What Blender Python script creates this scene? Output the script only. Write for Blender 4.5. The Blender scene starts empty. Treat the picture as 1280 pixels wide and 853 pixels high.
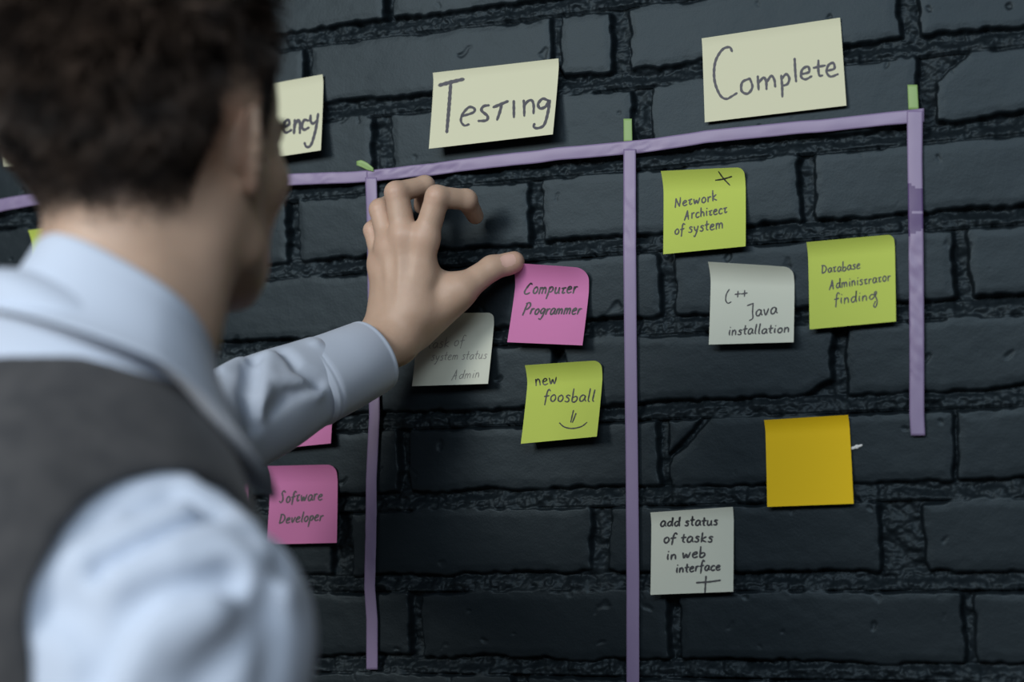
import bpy, bmesh, math, random
import numpy as np
from mathutils import Vector, Matrix

scene = bpy.context.scene
C = scene.collection
rng = np.random.default_rng(7)
random.seed(7)

# ------------------------------------------------------------------ camera
F_PX, CX, CY = 2133.7, 640.0, 426.5
CAM = np.array([0.0, -1.5036, 1.420])
CR = np.array([0.93667994, 0.34937581, -0.02381667])
CU = np.array([0.05307218, -0.07440312, 0.995815])
CF = np.array([-0.34614164, 0.93402394, 0.08823404])
cd = bpy.data.cameras.new('camera')
cd.sensor_width = 36.0
cd.lens = F_PX / 1280 * 36
cd.clip_start = 0.05
cam = bpy.data.objects.new('camera', cd)
C.objects.link(cam)
M = Matrix(((CR[0], CU[0], -CF[0], CAM[0]), (CR[1], CU[1], -CF[1], CAM[1]), (CR[2], CU[2], -CF[2], CAM[2]), (0, 0, 0, 1)))
cam.matrix_world = M
scene.camera = cam
cd.dof.use_dof = True
cd.dof.focus_distance = 1.585
cd.dof.aperture_fstop = 3.0

# ------------------------------------------------------------------ light
w = bpy.data.worlds.new('world')
scene.world = w
w.use_nodes = True
w.node_tree.nodes['Background'].inputs[0].default_value = (0.78, 0.88, 1.0, 1)
w.node_tree.nodes['Background'].inputs[1].default_value = 0.06


def area(name, loc, target, size, power, col=(1, 1, 1), sy=None):
    d = bpy.data.lights.new(name, 'AREA')
    d.energy = power
    d.color = col
    d.size = size
    if sy:
        d.shape = 'RECTANGLE'
        d.size_y = sy
    o = bpy.data.objects.new(name, d)
    C.objects.link(o)
    o.location = loc
    o.rotation_euler = (Vector(target) - Vector(loc)).to_track_quat('-Z', 'Y').to_euler()
    return o


area('window_light', (-1.75, -3.15, 2.7), (-0.5, 0, 1.5), 0.8, 54, (1.0, 0.985, 0.955), 1.0)
area('high_window_light', (0.0, -3.5, 3.0), (-0.45, 0, 1.75), 3.2, 82, (0.82, 0.91, 1.0), 0.8)
scene.view_settings.view_transform = 'Standard'
scene.view_settings.look = 'None'
scene.view_settings.exposure = 0.0
scene.view_settings.gamma = 1.0
scene.view_settings.use_curve_mapping = False


# ------------------------------------------------------------------ helpers
def ray(px, py):
    return CF + CR * ((px - CX) / F_PX) - CU * ((py - CY) / F_PX)


def at(px, py, off=0.0):
    """point seen at a pixel of the photo, off metres in front of the wall plane"""
    v = ray(px, py)
    t = (-off - CAM[1]) / v[1]
    return CAM + v * t


def deep(px, py, d):
    return CAM + ray(px, py) * d


def mesh(name, verts, faces, mat=None, parent=None, smooth=True):
    me = bpy.data.meshes.new(name)
    verts = np.asarray(verts, dtype=np.float32)
    faces = [np.asarray(f) for f in (faces if isinstance(faces, list) else [faces]) if len(f)]
    me.vertices.add(len(verts))
    me.vertices.foreach_set('co', verts.ravel())
    nl = sum(f.size for f in faces)
    me.loops.add(nl)
    me.loops.foreach_set('vertex_index', np.concatenate([f.ravel() for f in faces]).astype(np.int32))
    tot = np.concatenate([np.full(len(f), f.shape[1]) for f in faces]).astype(np.int32)
    me.polygons.add(len(tot))
    me.polygons.foreach_set('loop_start', np.concatenate(([0], np.cumsum(tot)[:-1])).astype(np.int32))
    me.polygons.foreach_set('loop_total', tot)
    me.update(calc_edges=True)
    me.polygons.foreach_set('use_smooth', np.full(len(tot), smooth))
    if mat:
        me.materials.append(mat)
    o = bpy.data.objects.new(name, me)
    C.objects.link(o)
    if parent:
        o.parent = parent
    return o


def tag(o, label=None, cat=None, group=None, kind=None):
    for k, v in (('label', label), ('category', cat), ('group', group), ('kind', kind)):
        if v:
            o[k] = v
    return o


def grid_faces(nu, nv, base=0):
    i = np.arange(nu - 1)[:, None] * nv + np.arange(nv - 1)[None]
    i = i.ravel() + base
    return np.stack([i, i + nv, i + nv + 1, i + 1], 1)


def _hash(ix, iy, iz, seed):
    h = (ix.astype(np.int64) * 374761393 + iy.astype(np.int64) * 668265263 + iz.astype(np.int64) * 2147483647 + seed * 974711) & 0xffffffff
    h = ((h ^ (h >> 13)) * 1274126177) & 0xffffffff
    h = (h ^ (h >> 16)) * 2246822519 & 0xffffffff
    return ((h ^ (h >> 15)) & 0xffff) / 32767.5 - 1.0


def noise2(x, y, seed=0):
    x0 = np.floor(x); y0 = np.floor(y)
    fx = x - x0; fy = y - y0
    fx = fx * fx * fx * (fx * (fx * 6 - 15) + 10); fy = fy * fy * fy * (fy * (fy * 6 - 15) + 10)
    z = np.zeros_like(x0)
    a = _hash(x0, y0, z, seed); b = _hash(x0 + 1, y0, z, seed); c = _hash(x0, y0 + 1, z, seed); d = _hash(x0 + 1, y0 + 1, z, seed)
    return (a * (1 - fx) + b * fx) * (1 - fy) + (c * (1 - fx) + d * fx) * fy


def fbm2(x, y, octaves=4, seed=0, gain=0.5):
    s = 0; a = 1.0
    for k in range(octaves):
        s = s + a * noise2(x * 2 ** k + 13.7 * k, y * 2 ** k - 7.3 * k, seed + k)
        a *= gain
    return s


def noise3(p, seed=0):
    i = np.floor(p); f = p - i
    f = f * f * (3 - 2 * f)
    r = 0
    for dx in (0, 1):
        for dy in (0, 1):
            for dz in (0, 1):
                wgt = (f[:, 0] if dx else 1 - f[:, 0]) * (f[:, 1] if dy else 1 - f[:, 1]) * (f[:, 2] if dz else 1 - f[:, 2])
                r = r + wgt * _hash(i[:, 0] + dx, i[:, 1] + dy, i[:, 2] + dz, seed)
    return r


def sstep(a, b, x):
    t = np.clip((x - a) / (b - a), 0, 1)
    return t * t * (3 - 2 * t)


# ------------------------------------------------------------------ materials
def mat(name, col, rough=0.5, spec=0.5, **kw):
    m = bpy.data.materials.new(name)
    m.use_nodes = True
    b = m.node_tree.nodes['Principled BSDF']
    b.inputs['Base Color'].default_value = (*col, 1)
    b.inputs['Roughness'].default_value = rough
    b.inputs['Specular IOR Level'].default_value = spec
    for k, v in kw.items():
        b.inputs[k.replace('_', ' ')].default_value = v
    return m


def nodes(m):
    return m.node_tree.nodes, m.node_tree.links, m.node_tree.nodes['Principled BSDF']


def add_bump(m, scale, strength, dist=0.001, detail=4.0, coord='Object', stretch=(1, 1, 1), kind='noise'):
    n, l, b = nodes(m)
    tc = n.new('ShaderNodeTexCoord')
    mp = n.new('ShaderNodeMapping')
    mp.inputs['Scale'].default_value = stretch
    t = n.new('ShaderNodeTexNoise')
    t.inputs['Scale'].default_value = scale
    t.inputs['Detail'].default_value = detail
    bp = n.new('ShaderNodeBump')
    bp.inputs['Strength'].default_value = strength
    bp.inputs['Distance'].default_value = dist
    l.new(tc.outputs[coord], mp.inputs[0]); l.new(mp.outputs[0], t.inputs[0])
    l.new(t.outputs[0], bp.inputs['Height'])
    if b.inputs['Normal'].is_linked:
        l.new(b.inputs['Normal'].links[0].from_socket, bp.inputs['Normal'])
    l.new(bp.outputs[0], b.inputs['Normal'])
    return t


def vary(m, c1, c2, scale, detail=3.0, lo=0.35, hi=0.65):
    n, l, b = nodes(m)
    tc = n.new('ShaderNodeTexCoord')
    t = n.new('ShaderNodeTexNoise')
    t.inputs['Scale'].default_value = scale
    t.inputs['Detail'].default_value = detail
    r = n.new('ShaderNodeValToRGB')
    r.color_ramp.elements[0].position = lo; r.color_ramp.elements[1].position = hi
    r.color_ramp.elements[0].color = (*c1, 1); r.color_ramp.elements[1].color = (*c2, 1)
    l.new(tc.outputs['Object'], t.inputs[0]); l.new(t.outputs[0], r.inputs[0]); l.new(r.outputs[0], b.inputs['Base Color'])
    return r


M_WALL = mat('black_brick_paint', (0.008, 0.0115, 0.0155), 0.46, 0.29, Specular_Tint=(0.70, 0.885, 0.985, 1))
vary(M_WALL, (0.0062, 0.0100, 0.0130), (0.0082, 0.0124, 0.0158), 9.0)
add_bump(M_WALL, 420.0, 0.22, 0.0006, 3.0)
add_bump(M_WALL, 60.0, 0.10, 0.0015, 4.0)
_n, _l, _b = nodes(M_WALL)
_a = _n.new('ShaderNodeAttribute'); _a.attribute_name = 'mortar'
_m = _n.new('ShaderNodeMapRange'); _m.inputs['To Min'].default_value = 0.47; _m.inputs['To Max'].default_value = 0.54
_l.new(_a.outputs['Fac'], _m.inputs['Value']); _l.new(_m.outputs[0], _b.inputs['Roughness'])
M_FLOOR = mat('floor_boards', (0.12, 0.09, 0.065), 0.5)
add_bump(M_FLOOR, 12.0, 0.2, 0.002, 4.0, stretch=(1, 14, 1))

# ------------------------------------------------------------------ brick wall
PITCH, BRH, Z0 = 0.0775, 0.0622, 1.42 + 0.3885     # Z0: underside of the row just above the testing card
# head joints per row: (left px, right px, py)
JOINTS = {
    -1: [(481, 489, 12), (1470, 1490, 12)],
    0: [(380, 386, 75), (691, 700, 55), (767, 785, 45), (1125, 1147, 22)],
    1: [(150, 165, 190), (467, 488, 180), (791, 812, 140), (1147, 1169, 115)],
    2: [(358, 370, 290), (663, 676, 260), (1001, 1016, 240)],
    3: [(180, 190, 370), (505, 520, 385), (826, 841, 360), (1193, 1209, 330)],
    4: [(350, 362, 470), (693, 704, 440), (1042, 1056, 450)],
    5: [(160, 172, 580), (498, 510, 580), (824, 834, 585), (1193.2, 1193.9, 560)],
    6: [(60, 75, 690), (417, 437, 690), (740, 761, 690), (1103, 1152, 680)],
    7: [(180, 192, 790), (512, 526, 790), (836, 848, 790), (1205, 1217, 780)],
    8: [(330, 345, 845), (640, 655, 845), (965, 980, 845)],
}


def row_bricks(n):
    """list of (x0, x1) of bricks of a row, joints taken from the photo where it shows them"""
    js = []
    for l, r, py in JOINTS.get(n, []):
        js.append((at(l, py)[0], at(r, py)[0]))
    if not js:
        x = -0.6 + (0.135 if n % 2 else 0) + 0.02 * math.sin(n * 2.3)
        js = [(x - 0.006, x + 0.006)]
    js.sort()
    while js[0][0] > -4.3:
        js.insert(0, (js[0][0] - 0.265 - 0.012, js[0][0] - 0.265))
    while js[-1][1] < 2.5:
        js.append((js[-1][1] + 0.258, js[-1][1] + 0.258 + 0.012))
    return [(js[i][1], js[i + 1][0]) for i in range(len(js) - 1)]


def axis(*k):
    # from, step, to, step, to ...
    return np.concatenate([np.arange(k[i], k[i + 2] - 1e-6, k[i + 1]) for i in range(0, len(k) - 2, 2)] + [[k[-1]]])


def wall_height(X, Z):
    # wobble the outlines, then lay the rows
    wx = X + 0.0016 * fbm2(X * 38, Z * 38, 3, 11) + 0.0012 * noise2(X * 160, Z * 160, 5)
    wz = Z + 0.0022 * fbm2(X * 22, Z * 30, 3, 21) + 0.0011 * noise2(X * 150, Z * 150, 6)
    row = np.floor((Z0 + PITCH - 0.0078 - wz) / PITCH - 0.0).astype(int)      # row index, 0 = the row above the testing card
    sd = np.full(X.shape, -0.02)
    brickid = np.zeros(X.shape, int)
    for n in np.unique(row):
        zb = Z0 - n * PITCH
        zt = zb + BRH
        m = row == n
        xs, zs = wx[m], wz[m]
        best = np.full(xs.shape, -0.02)
        bid = np.zeros(xs.shape, int)
        for k, (a, b) in enumerate(row_bricks(int(n))):
            rr = 0.004
            qx = np.abs(xs - (a + b) / 2) - (b - a) / 2 + rr
            qz = np.abs(zs - (zb + zt) / 2) - BRH / 2 + rr
            d = -(np.hypot(np.maximum(qx, 0), np.maximum(qz, 0)) + np.minimum(np.maximum(qx, qz), 0) - rr)
            # broken corners seen in the photo
            if n == 1 and abs(a - at(1169, 115)[0]) < 0.01:
                c = at(1170, 103)
                d = np.minimum(d, ((xs - c[0]) * 0.62 - (zs - c[2]) * 0.78) + 0.002)
            if n == 5 and abs(a - at(834, 585)[0]) < 0.01:
                c = at(836, 572)
                gl = np.abs((xs - c[0]) * 0.66 - (zs - c[2]) * 0.75) - 0.0022 - 0.0012 * noise2(xs * 120, zs * 120, 8)
                d = np.minimum(d, np.where(xs < c[0] + 0.050, gl, 1.0))
            if n == 6 and abs(a - at(1152, 680)[0]) < 0.01:
                c = at(1150, 700)
                d = np.minimum(d, ((xs - c[0]) * 0.8 + (zs - c[2]) * 0.6) + 0.001)
            if n == 4 and abs(b - at(1042, 450)[0]) < 0.01:
                c = at(1040, 472)
                d = np.minimum(d, (-(xs - c[0]) * 0.45 + (zs - c[2]) * 0.89) + 0.001)
            up = d > best
            best[up] = d[up]; bid[up] = k + 1
        sd[m] = best
        brickid[m] = bid + n * 97
    face = sstep(-0.0008, 0.0026, sd)
    tilt = _hash(brickid.astype(float), brickid * 0.0, brickid * 0.0, 3)
    hb = 0.0006 * tilt + 0.0005 * fbm2(X * 11, Z * 11, 2, 31) + 0.00010 * fbm2(X * 55, Z * 70, 3, 41)
    dw = 0.005 * noise2(X * 130, Z * 130, 63)
    dings = np.maximum(0, noise2(X * 62 + Z * 41 + dw * 60, Z * 62 - X * 41 + dw * 45, 61) - 0.9) * 0.012
    hb = hb - dings
    hb = hb - 0.0005 * (1 - sstep(0.001, 0.010, sd))
    # mortar: dark slot under each brick, lumpy slope up to the brick below
    fr = (Z0 - (Z - 0.0) + 50 * PITCH) / PITCH % 1.0                 # 0 at the brick underside, grows downwards through the joint
    v = np.clip(fr * PITCH / (PITCH - BRH), 0, 1.0)
    lump = fbm2(X * 70, Z * 95, 4, 51, 0.5)
    rag = np.abs(fbm2(X * 150, Z * 190, 3, 91, 0.5))
    bed = -0.0078 + 0.0062 * sstep(0.06, 0.70, v + 0.28 * fbm2(X * 12, Z * 12, 2, 15)) + 0.0026 * lump - 0.0017 * rag
    head = -0.0100 + 0.0030 * lump + 0.003 * fbm2(X * 20, Z * 20, 2, 17)
    isbed = (fr * PITCH < (PITCH - BRH))
    hm = np.where(isbed, bed, head)
    h = hm * (1 - face) + hb * face
    # the thin crack through the brick low on the right
    return np.minimum(h, 0.0022), 1 - face


gx = axis(-4.2, 0.014, -2.3, 0.0045, -1.2, 0.00115, 0.03, 0.0045, 0.9, 0.014, 2.4)
gz = axis(0.0, 0.012, 0.85, 0.0045, 1.20, 0.00115, 2.0, 0.0045, 2.5, 0.012, 3.0)
X, Z = np.meshgrid(gx, gz, indexing='ij')
Hh, Mo = wall_height(X, Z)
vv = np.stack([X, -Hh, Z], -1).reshape(-1, 3)
nx, nz = len(gx), len(gz)
wf = grid_faces(nx, nz)
# a back and sides so the wall is a solid slab
per = np.concatenate([np.arange(nx) * nz, (nx - 1) * nz + np.arange(1, nz), (np.arange(nx - 2, -1, -1)) * nz + nz - 1, np.arange(nz - 2, 0, -1)])
nb = len(vv)
backv = vv[per].copy(); backv[:, 1] = 0.25
vv = np.concatenate([vv, backv])
k = np.arange(len(per)); k2 = (k + 1) % len(per)
side = np.stack([per[k2], per[k], nb + k, nb + k2], 1)
cor = [nb + 0, nb + nx - 1, nb + nx + nz - 2, nb + 2 * nx + nz - 3]
wall = mesh('wall_back', vv, [wf, side, np.array([cor])], M_WALL)
at_m = np.zeros(len(vv), np.float32); at_m[:nx * nz] = Mo.ravel()
wall.data.attributes.new('mortar', 'FLOAT', 'POINT').data.foreach_set('value', at_m)
tag(wall, 'black painted rough brick wall', 'wall', kind='structure')

fv = []
for x in (-4.2, 2.4):
    for y in (-4.6, 0.0):
        for z in (-0.03, 0.0):
            fv.append((x, y, z))
ff = np.array([[1, 5, 7, 3], [0, 2, 6, 4], [0, 4, 5, 1], [2, 3, 7, 6], [0, 1, 3, 2], [4, 6, 7, 5]])
tag(mesh('floor', fv, ff, M_FLOOR, smooth=False), 'plain brown board floor', 'floor', kind='structure')

# ------------------------------------------------------------------ paper
def paper(name, col, tint=0.0):
    m = mat(name, col, 0.75, 0.25)
    n, l, b = nodes(m)
    b.inputs['Transmission Weight'].default_value = 0
    add_bump(m, 900.0, 0.06, 0.0003, 2.0)
    return m


M_CARD = paper('cream_card', (0.63, 0.63, 0.45))
M_LIME = paper('lime_paper', (0.47, 0.57, 0.10))
M_PINK = paper('pink_paper', (0.57, 0.19, 0.40))
M_WHITE = paper('white_paper', (0.57, 0.60, 0.51))
M_ORANGE = paper('orange_paper', (0.80, 0.53, 0.008))
M_INK = mat('black_ink', (0.012, 0.012, 0.016), 0.5)
M_MARK = mat('grey_marker', (0.06, 0.06, 0.075), 0.6)
M_PENCIL = mat('pale_pencil', (0.22, 0.22, 0.20), 0.6)


def homography(src):
    """unit square (u right, v down) -> px, and inverse"""
    dst = np.array(src, float)
    uv = np.array([(0, 0), (1, 0), (1, 1), (0, 1)], float)
    A = []; bb = []
    for (u, v), (x, y) in zip(uv, dst):
        A.append([u, v, 1, 0, 0, 0, -u * x, -v * x]); bb.append(x)
        A.append([0, 0, 0, u, v, 1, -u * y, -v * y]); bb.append(y)
    h = np.append(np.linalg.solve(np.array(A), np.array(bb)), 1).reshape(3, 3)
    return h, np.linalg.inv(h)


class Sheet:
    def __init__(s, name, px, m, base, flare, lift=0.0025, band=0.16, corner=0.0, label='', cat='sticky note', group=None, power=1.15, wave=0.0):
        s.px = px; s.base = base; s.flare = flare; s.lift = lift; s.band = band; s.corner = corner; s.power = power; s.wave = wave
        s.h, s.hi = homography(px)
        offs = [base + lift, base + lift, base + flare, base + flare]
        s.c = np.array([at(*p, o) for p, o in zip(px, offs)])
        nu, nv = 44, 48
        U, V = np.meshgrid(np.linspace(0, 1, nu), np.linspace(0, 1, nv), indexing='ij')
        P = s.S(U.ravel(), V.ravel())
        N = s.N(U.ravel(), V.ravel())
        f = grid_faces(nu, nv)
        th = 0.00012 if cat == 'sticky note' else 0.0003
        n = len(P)
        per = np.concatenate([np.arange(nu) * nv, (nu - 1) * nv + np.arange(1, nv), np.arange(nu - 2, -1, -1) * nv + nv - 1, np.arange(nv - 2, 0, -1)])
        np_ = len(per)
        i = np.arange(np_); i2 = (i + 1) % np_
        side = np.stack([2 * n + i, 2 * n + i2, 2 * n + np_ + i2, 2 * n + np_ + i], 1)
        Bk = P - N * th
        s.o = mesh(name, np.concatenate([P, Bk, P[per], Bk[per]]), [f[:, ::-1], f + n, side], m)
        bpy.context.view_layer.update()
        tag(s.o, label, cat, group)
        s.strokes = []

    def S(s, u, v):
        u = np.asarray(u, float); v = np.asarray(v, float)
        if s.corner < 0:                                  # the upper right corner is bent round
            R_ = .05 - s.corner * 4.5
            a = np.clip((u - 1 + R_) / R_, 0, 2); b = np.clip((R_ - v) / R_, 0, 2)
            g = np.where((a > 0) & (b > 0), np.maximum(a, b) / np.maximum(np.hypot(a, b), 1e-9), 1.0)
            u = np.where(a > 0, 1 - R_ + a * g * R_, u); v = np.where(b > 0, R_ - b * g * R_, v)
        u_ = u[:, None]; v_ = v[:, None]
        p = (s.c[0] * (1 - u_) + s.c[1] * u_) * (1 - v_) + (s.c[3] * (1 - u_) + s.c[2] * u_) * v_
        lin = s.lift * (1 - v) + s.flare * v
        b = s.band
        o = np.where(v < b, s.lift * ((b - v) / b) ** 2, s.flare * (np.maximum(v - b, 0) / (1 - b)) ** s.power)
        o = o + s.wave * np.sin(u * 3.1 + v * 1.7) * v
        o = o + s.corner * 0.25 * np.clip((u - .6) / .4, 0, 1) ** 2 * np.clip((.3 - v) / .3, 0, 1) ** 2
        p = p.copy()
        # move along the line of sight of the flat sheet's normal: straight out from the wall
        p[:, 1] -= (o - lin)
        return p

    def N(s, u, v):
        e = 1e-3
        a = s.S(u + e, v) - s.S(u - e, v); b = s.S(u, v + e) - s.S(u, v - e)
        n = np.cross(b, a)
        n /= np.linalg.norm(n, axis=1)[:, None]
        n[n[:, 1] > 0] *= -1
        return n

    def uv(s, pts):
        q = np.c_[np.asarray(pts, float), np.ones(len(pts))] @ s.hi.T
        return q[:, :2] / q[:, 2:]

    def pen(s, pts, width, smooth=True, taper=0.25):
        """pts in photo pixels, width in metres"""
        pts = np.asarray(pts, float)
        if smooth and len(pts) > 2:
            pts = catmull(pts)
        s.strokes.append((pts, width, taper))

    def write(s, m, name='handwriting', label=None):
        V = []; Fq = []; Ft = []
        nb = 0
        # two px steps so the ribbon follows the curl
        for si, (pts, wd, taper) in enumerate(s.strokes):
            d = np.r_[0, np.cumsum(np.hypot(*np.diff(pts, axis=0).T))]
            L = max(d[-1], 1e-6)
            n = max(3, int(L / 1.2) + 1)
            t = np.linspace(0, L, n)
            q = np.c_[np.interp(t, d, pts[:, 0]), np.interp(t, d, pts[:, 1])]
            tg = np.gradient(q, axis=0); tg /= np.linalg.norm(tg, axis=1)[:, None] + 1e-9
            nr = np.c_[-tg[:, 1], tg[:, 0]]
            hw = wd / 2 * 1350 * (1.30 if wd > .0018 else 1.08) * (1 - taper * (np.abs(t / L - 0.45) * 1.6) ** 2 + 0.10 * np.sin(t * 0.9 + si))
            # round caps
            ends = []
            ca = np.linspace(-np.pi / 2, np.pi / 2, 5)
            l = q + nr * hw[:, None]; r = q - nr * hw[:, None]
            head = q[0] - tg[0] * hw[0] * 0.9
            tail = q[-1] + tg[-1] * hw[-1] * 0.9
            px = np.concatenate([l, r, [head], [tail]])
            uv = s.uv(px)
            P = s.S(uv[:, 0], uv[:, 1]) + s.N(uv[:, 0], uv[:, 1]) * (0.00018 + 0.00002 * (si % 5))
            i = np.arange(n - 1)
            V.append(P)
            Fq.append(np.stack([i, i + 1, n + i + 1, n + i], 1) + nb)
            Ft.append(np.array([[0, n, 2 * n], [n - 1, 2 * n + 1, 2 * n - 1]]) + nb)
            nb += len(P)
        o = mesh(name, np.concatenate(V), [np.concatenate(Fq), np.concatenate(Ft)], m, s.o)
        if label:
            o['label'] = label
        return o


def catmull(p, n=7):
    p = np.asarray(p, float)
    q = np.concatenate([[2 * p[0] - p[1]], p, [2 * p[-1] - p[-2]]])
    out = []
    for i in range(1, len(q) - 2):
        t = np.linspace(0, 1, n, endpoint=False)[:, None]
        a, b, c, d = q[i - 1], q[i], q[i + 1], q[i + 2]
        out.append(0.5 * (2 * b + (c - a) * t + (2 * a - 5 * b + 4 * c - d) * t ** 2 + (3 * b - a - 3 * c + d) * t ** 3))
    out.append(p[-1:])
    return np.concatenate(out)


# hand-drawn alphabet: advance width and strokes, x-height 1, y up
G = {
    'a': (.88, [[(.72, .85), (.42, 1), (.1, .62), (.14, .1), (.44, .04), (.70, .5), (.74, .95), (.72, .35), (.88, .04)]]),
    'b': (.85, [[(.16, 1.9), (.13, .9), (.13, .05), (.5, 0), (.74, .4), (.58, .8), (.16, .62)]]),
    'c': (.75, [[(.68, .85), (.42, 1), (.1, .6), (.15, .12), (.42, 0), (.7, .15)]]),
    'd': (.92, [[(.7, .82), (.36, .9), (.08, .45), (.26, .02), (.6, .22), (.76, .95), (.8, 1.85), (.76, .8), (.84, .0)]]),
    'e': (.8, [[(.1, .5), (.5, .6), (.66, .82), (.45, 1), (.15, .75), (.08, .3), (.32, 0), (.74, .16)]]),
    'f': (.66, [[(.72, 1.65), (.52, 1.9), (.33, 1.5), (.26, .6), (.2, -.45)], [(.0, .82), (.62, .95)]]),
    'g': (.9, [[(.76, .85), (.42, 1), (.1, .6), (.3, .12), (.66, .4), (.8, .95), (.74, 0), (.5, -.8), (.14, -.7)]]),
    'G': (1.5, [[(.7, .85), (.42, 1), (.1, .55), (.35, .1), (.75, .5), (1.1, 1.15), (.95, 1.45), (.8, 1.0), (1.05, .3), (1.2, -.5), (.95, -1.35), (.7, -1.0), (.95, -.3)]]),
    'h': (.85, [[(.16, 1.85), (.14, .8), (.1, 0)], [(.13, .6), (.45, .98), (.66, .7), (.68, .05)]]),
    'i': (.4, [[(.2, .95), (.16, .4), (.22, .02)], [(.24, 1.42), (.26, 1.5)]]),
    'j': (.5, [[(.35, .95), (.3, -.3), (.05, -.7)]]),
    'k': (.8, [[(.14, 1.8), (.12, .9), (.1, 0)], [(.64, 1.0), (.14, .5), (.7, .02)]]),
    'l': (.42, [[(.24, 1.9), (.18, 1.0), (.14, .2), (.3, .02)]]),
    'm': (1.25, [[(.1, .95), (.1, .0)], [(.1, .6), (.35, .98), (.54, .7), (.54, .05)], [(.54, .6), (.8, .98), (1.0, .7), (1.04, .05)]]),
    'n': (.85, [[(.12, .95), (.1, 0)], [(.12, .6), (.42, .98), (.62, .7), (.66, .04)]]),
    'o': (.82, [[(.45, 1), (.12, .68), (.16, .14), (.48, .02), (.72, .45), (.6, .9), (.4, 1)]]),
    'p': (.85, [[(.16, .95), (.12, 0), (.06, -.85)], [(.14, .65), (.45, 1), (.72, .7), (.5, .2), (.16, .25)]]),
    'r': (.66, [[(.14, .95), (.12, 0)], [(.13, .55), (.34, .92), (.6, .92)]]),
    's': (.7, [[(.62, .9), (.36, 1), (.16, .78), (.5, .48), (.52, .12), (.28, 0), (.04, .12)]]),
    't': (.62, [[(.3, 1.6), (.26, .7), (.28, .12), (.5, .04)], [(.0, .92), (.62, 1.02)]]),
    'T': (.72, [[(.05, .88), (.62, 1.0)], [(.34, .92), (.24, .25), (.36, .02), (.62, .2)]]),
    'u': (.85, [[(.1, .95), (.1, .25), (.32, .02), (.58, .3), (.66, .95)], [(.66, .9), (.66, .15), (.8, .02)]]),
    'v': (.75, [[(.06, .95), (.3, .02), (.66, .98)]]),
    'w': (1.15, [[(.08, .95), (.22, .05), (.52, .75), (.7, .05), (1.05, 1.0)]]),
    'y': (.85, [[(.08, .95), (.28, .25), (.6, .4)], [(.72, .98), (.5, 0), (.2, -.8), (.04, -.6)]]),
    'A': (1.2, [[(.05, -.1), (.4, .9), (.62, 1.75)], [(.62, 1.75), (.72, .8), (.8, -.05)], [(.2, .6), (.85, .7)]]),
    'C': (1.25, [[(1.0, 1.6), (.8, 1.8), (.4, 1.3), (.1, .5), (.25, .05), (.65, .05), (.95, .25)]]),
    'D': (1.15, [[(.22, 1.7), (.18, .8), (.14, .0)], [(.05, 1.65), (.6, 1.6), (.98, .95), (.7, .25), (.14, .02)]]),
    'N': (1.2, [[(.1, 0), (.2, .9), (.25, 1.7)], [(.25, 1.7), (.55, .8), (.8, .1)], [(.8, .1), (.95, 1.0), (1.0, 1.75)]]),
    'P': (1.1, [[(.28, 1.75), (.18, .8), (.05, -.15)], [(.1, 1.7), (.65, 1.85), (.95, 1.35), (.6, .85), (.22, .8)]]),
    'S': (1.05, [[(.95, 1.55), (.65, 1.85), (.35, 1.5), (.55, .95), (.6, .35), (.3, 0), (.02, .25)]]),
}


def text(sh, s, p0, p1, xh, wd, slant=0.12, jit=0.05):
    """letters of s along the px baseline p0-p1"""
    adv = [0.55 if ch == ' ' else G[ch][0] + 0.14 for ch in s]
    tot = sum(adv)
    p0 = np.array(p0, float); p1 = np.array(p1, float)
    L = np.linalg.norm(p1 - p0); ex = (p1 - p0) / L; ey = np.array([ex[1], -ex[0]])
    sx = L / (tot - 0.14)
    x = 0.0
    for ch, a in zip(s, adv):
        if ch != ' ':
            jy = random.uniform(-jit, jit); js = 1 + random.uniform(-.08, .08)
            for st in G[ch][1]:
                q = np.array(st)
                X_ = (x + q[:, 0]) * sx + slant * q[:, 1] * xh
                Y_ = (q[:, 1] * js + jy) * xh
                sh.pen(p0 + X_[:, None] * ex + Y_[:, None] * ey, wd)
        x += a


# ------------------------------------------------------------------ title cards
HEAD = 'cream title cards above the purple tape'
sc_ = lambda pts, k, ox, oy: [(ox + x / k, oy + y / k) for x, y in pts]

c = Sheet('title_card', [(541, 91), (698, 73), (691, 168), (536, 186)], M_CARD, 0.003, 0.016, 0.001, 0.1, 0, 'cream card reading Testing above the middle of the purple tape', 'card', HEAD)
for st, wd in [([(195, 432), (258, 415), (322, 400)], .0028), ([(255, 412), (248, 520), (238, 672)], .0026),
               ([(312, 592), (372, 572), (378, 552), (350, 545), (318, 580), (310, 615), (328, 638), (352, 632)], .0019),
               ([(452, 535), (425, 540), (415, 562), (446, 590), (440, 612), (400, 615)], .0021),
               ([(475, 545), (512, 530), (548, 514)], .0022), ([(517, 530), (508, 570), (495, 610)], .0021), ([(578, 512), (580, 597)], .0020),
               ([(628, 510), (631, 550), (632, 590)], .0019), ([(630, 540), (648, 515), (668, 510), (678, 535), (678, 578)], .0019),
               ([(752, 512), (722, 502), (700, 530), (712, 552), (740, 540), (756, 510), (750, 570), (732, 635), (700, 652), (680, 645), (684, 630)], .0021)]:
    c.pen(sc_(st, 4.063, 500, 0), wd)
c.write(M_MARK)
c = Sheet('title_card', [(877, 48), (1050, 22), (1058, 132), (881, 153)], M_CARD, 0.0015, 0.004, 0.001, 0.1, 0, 'cream card reading Complete at the right above the purple tape', 'card', HEAD)
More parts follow.
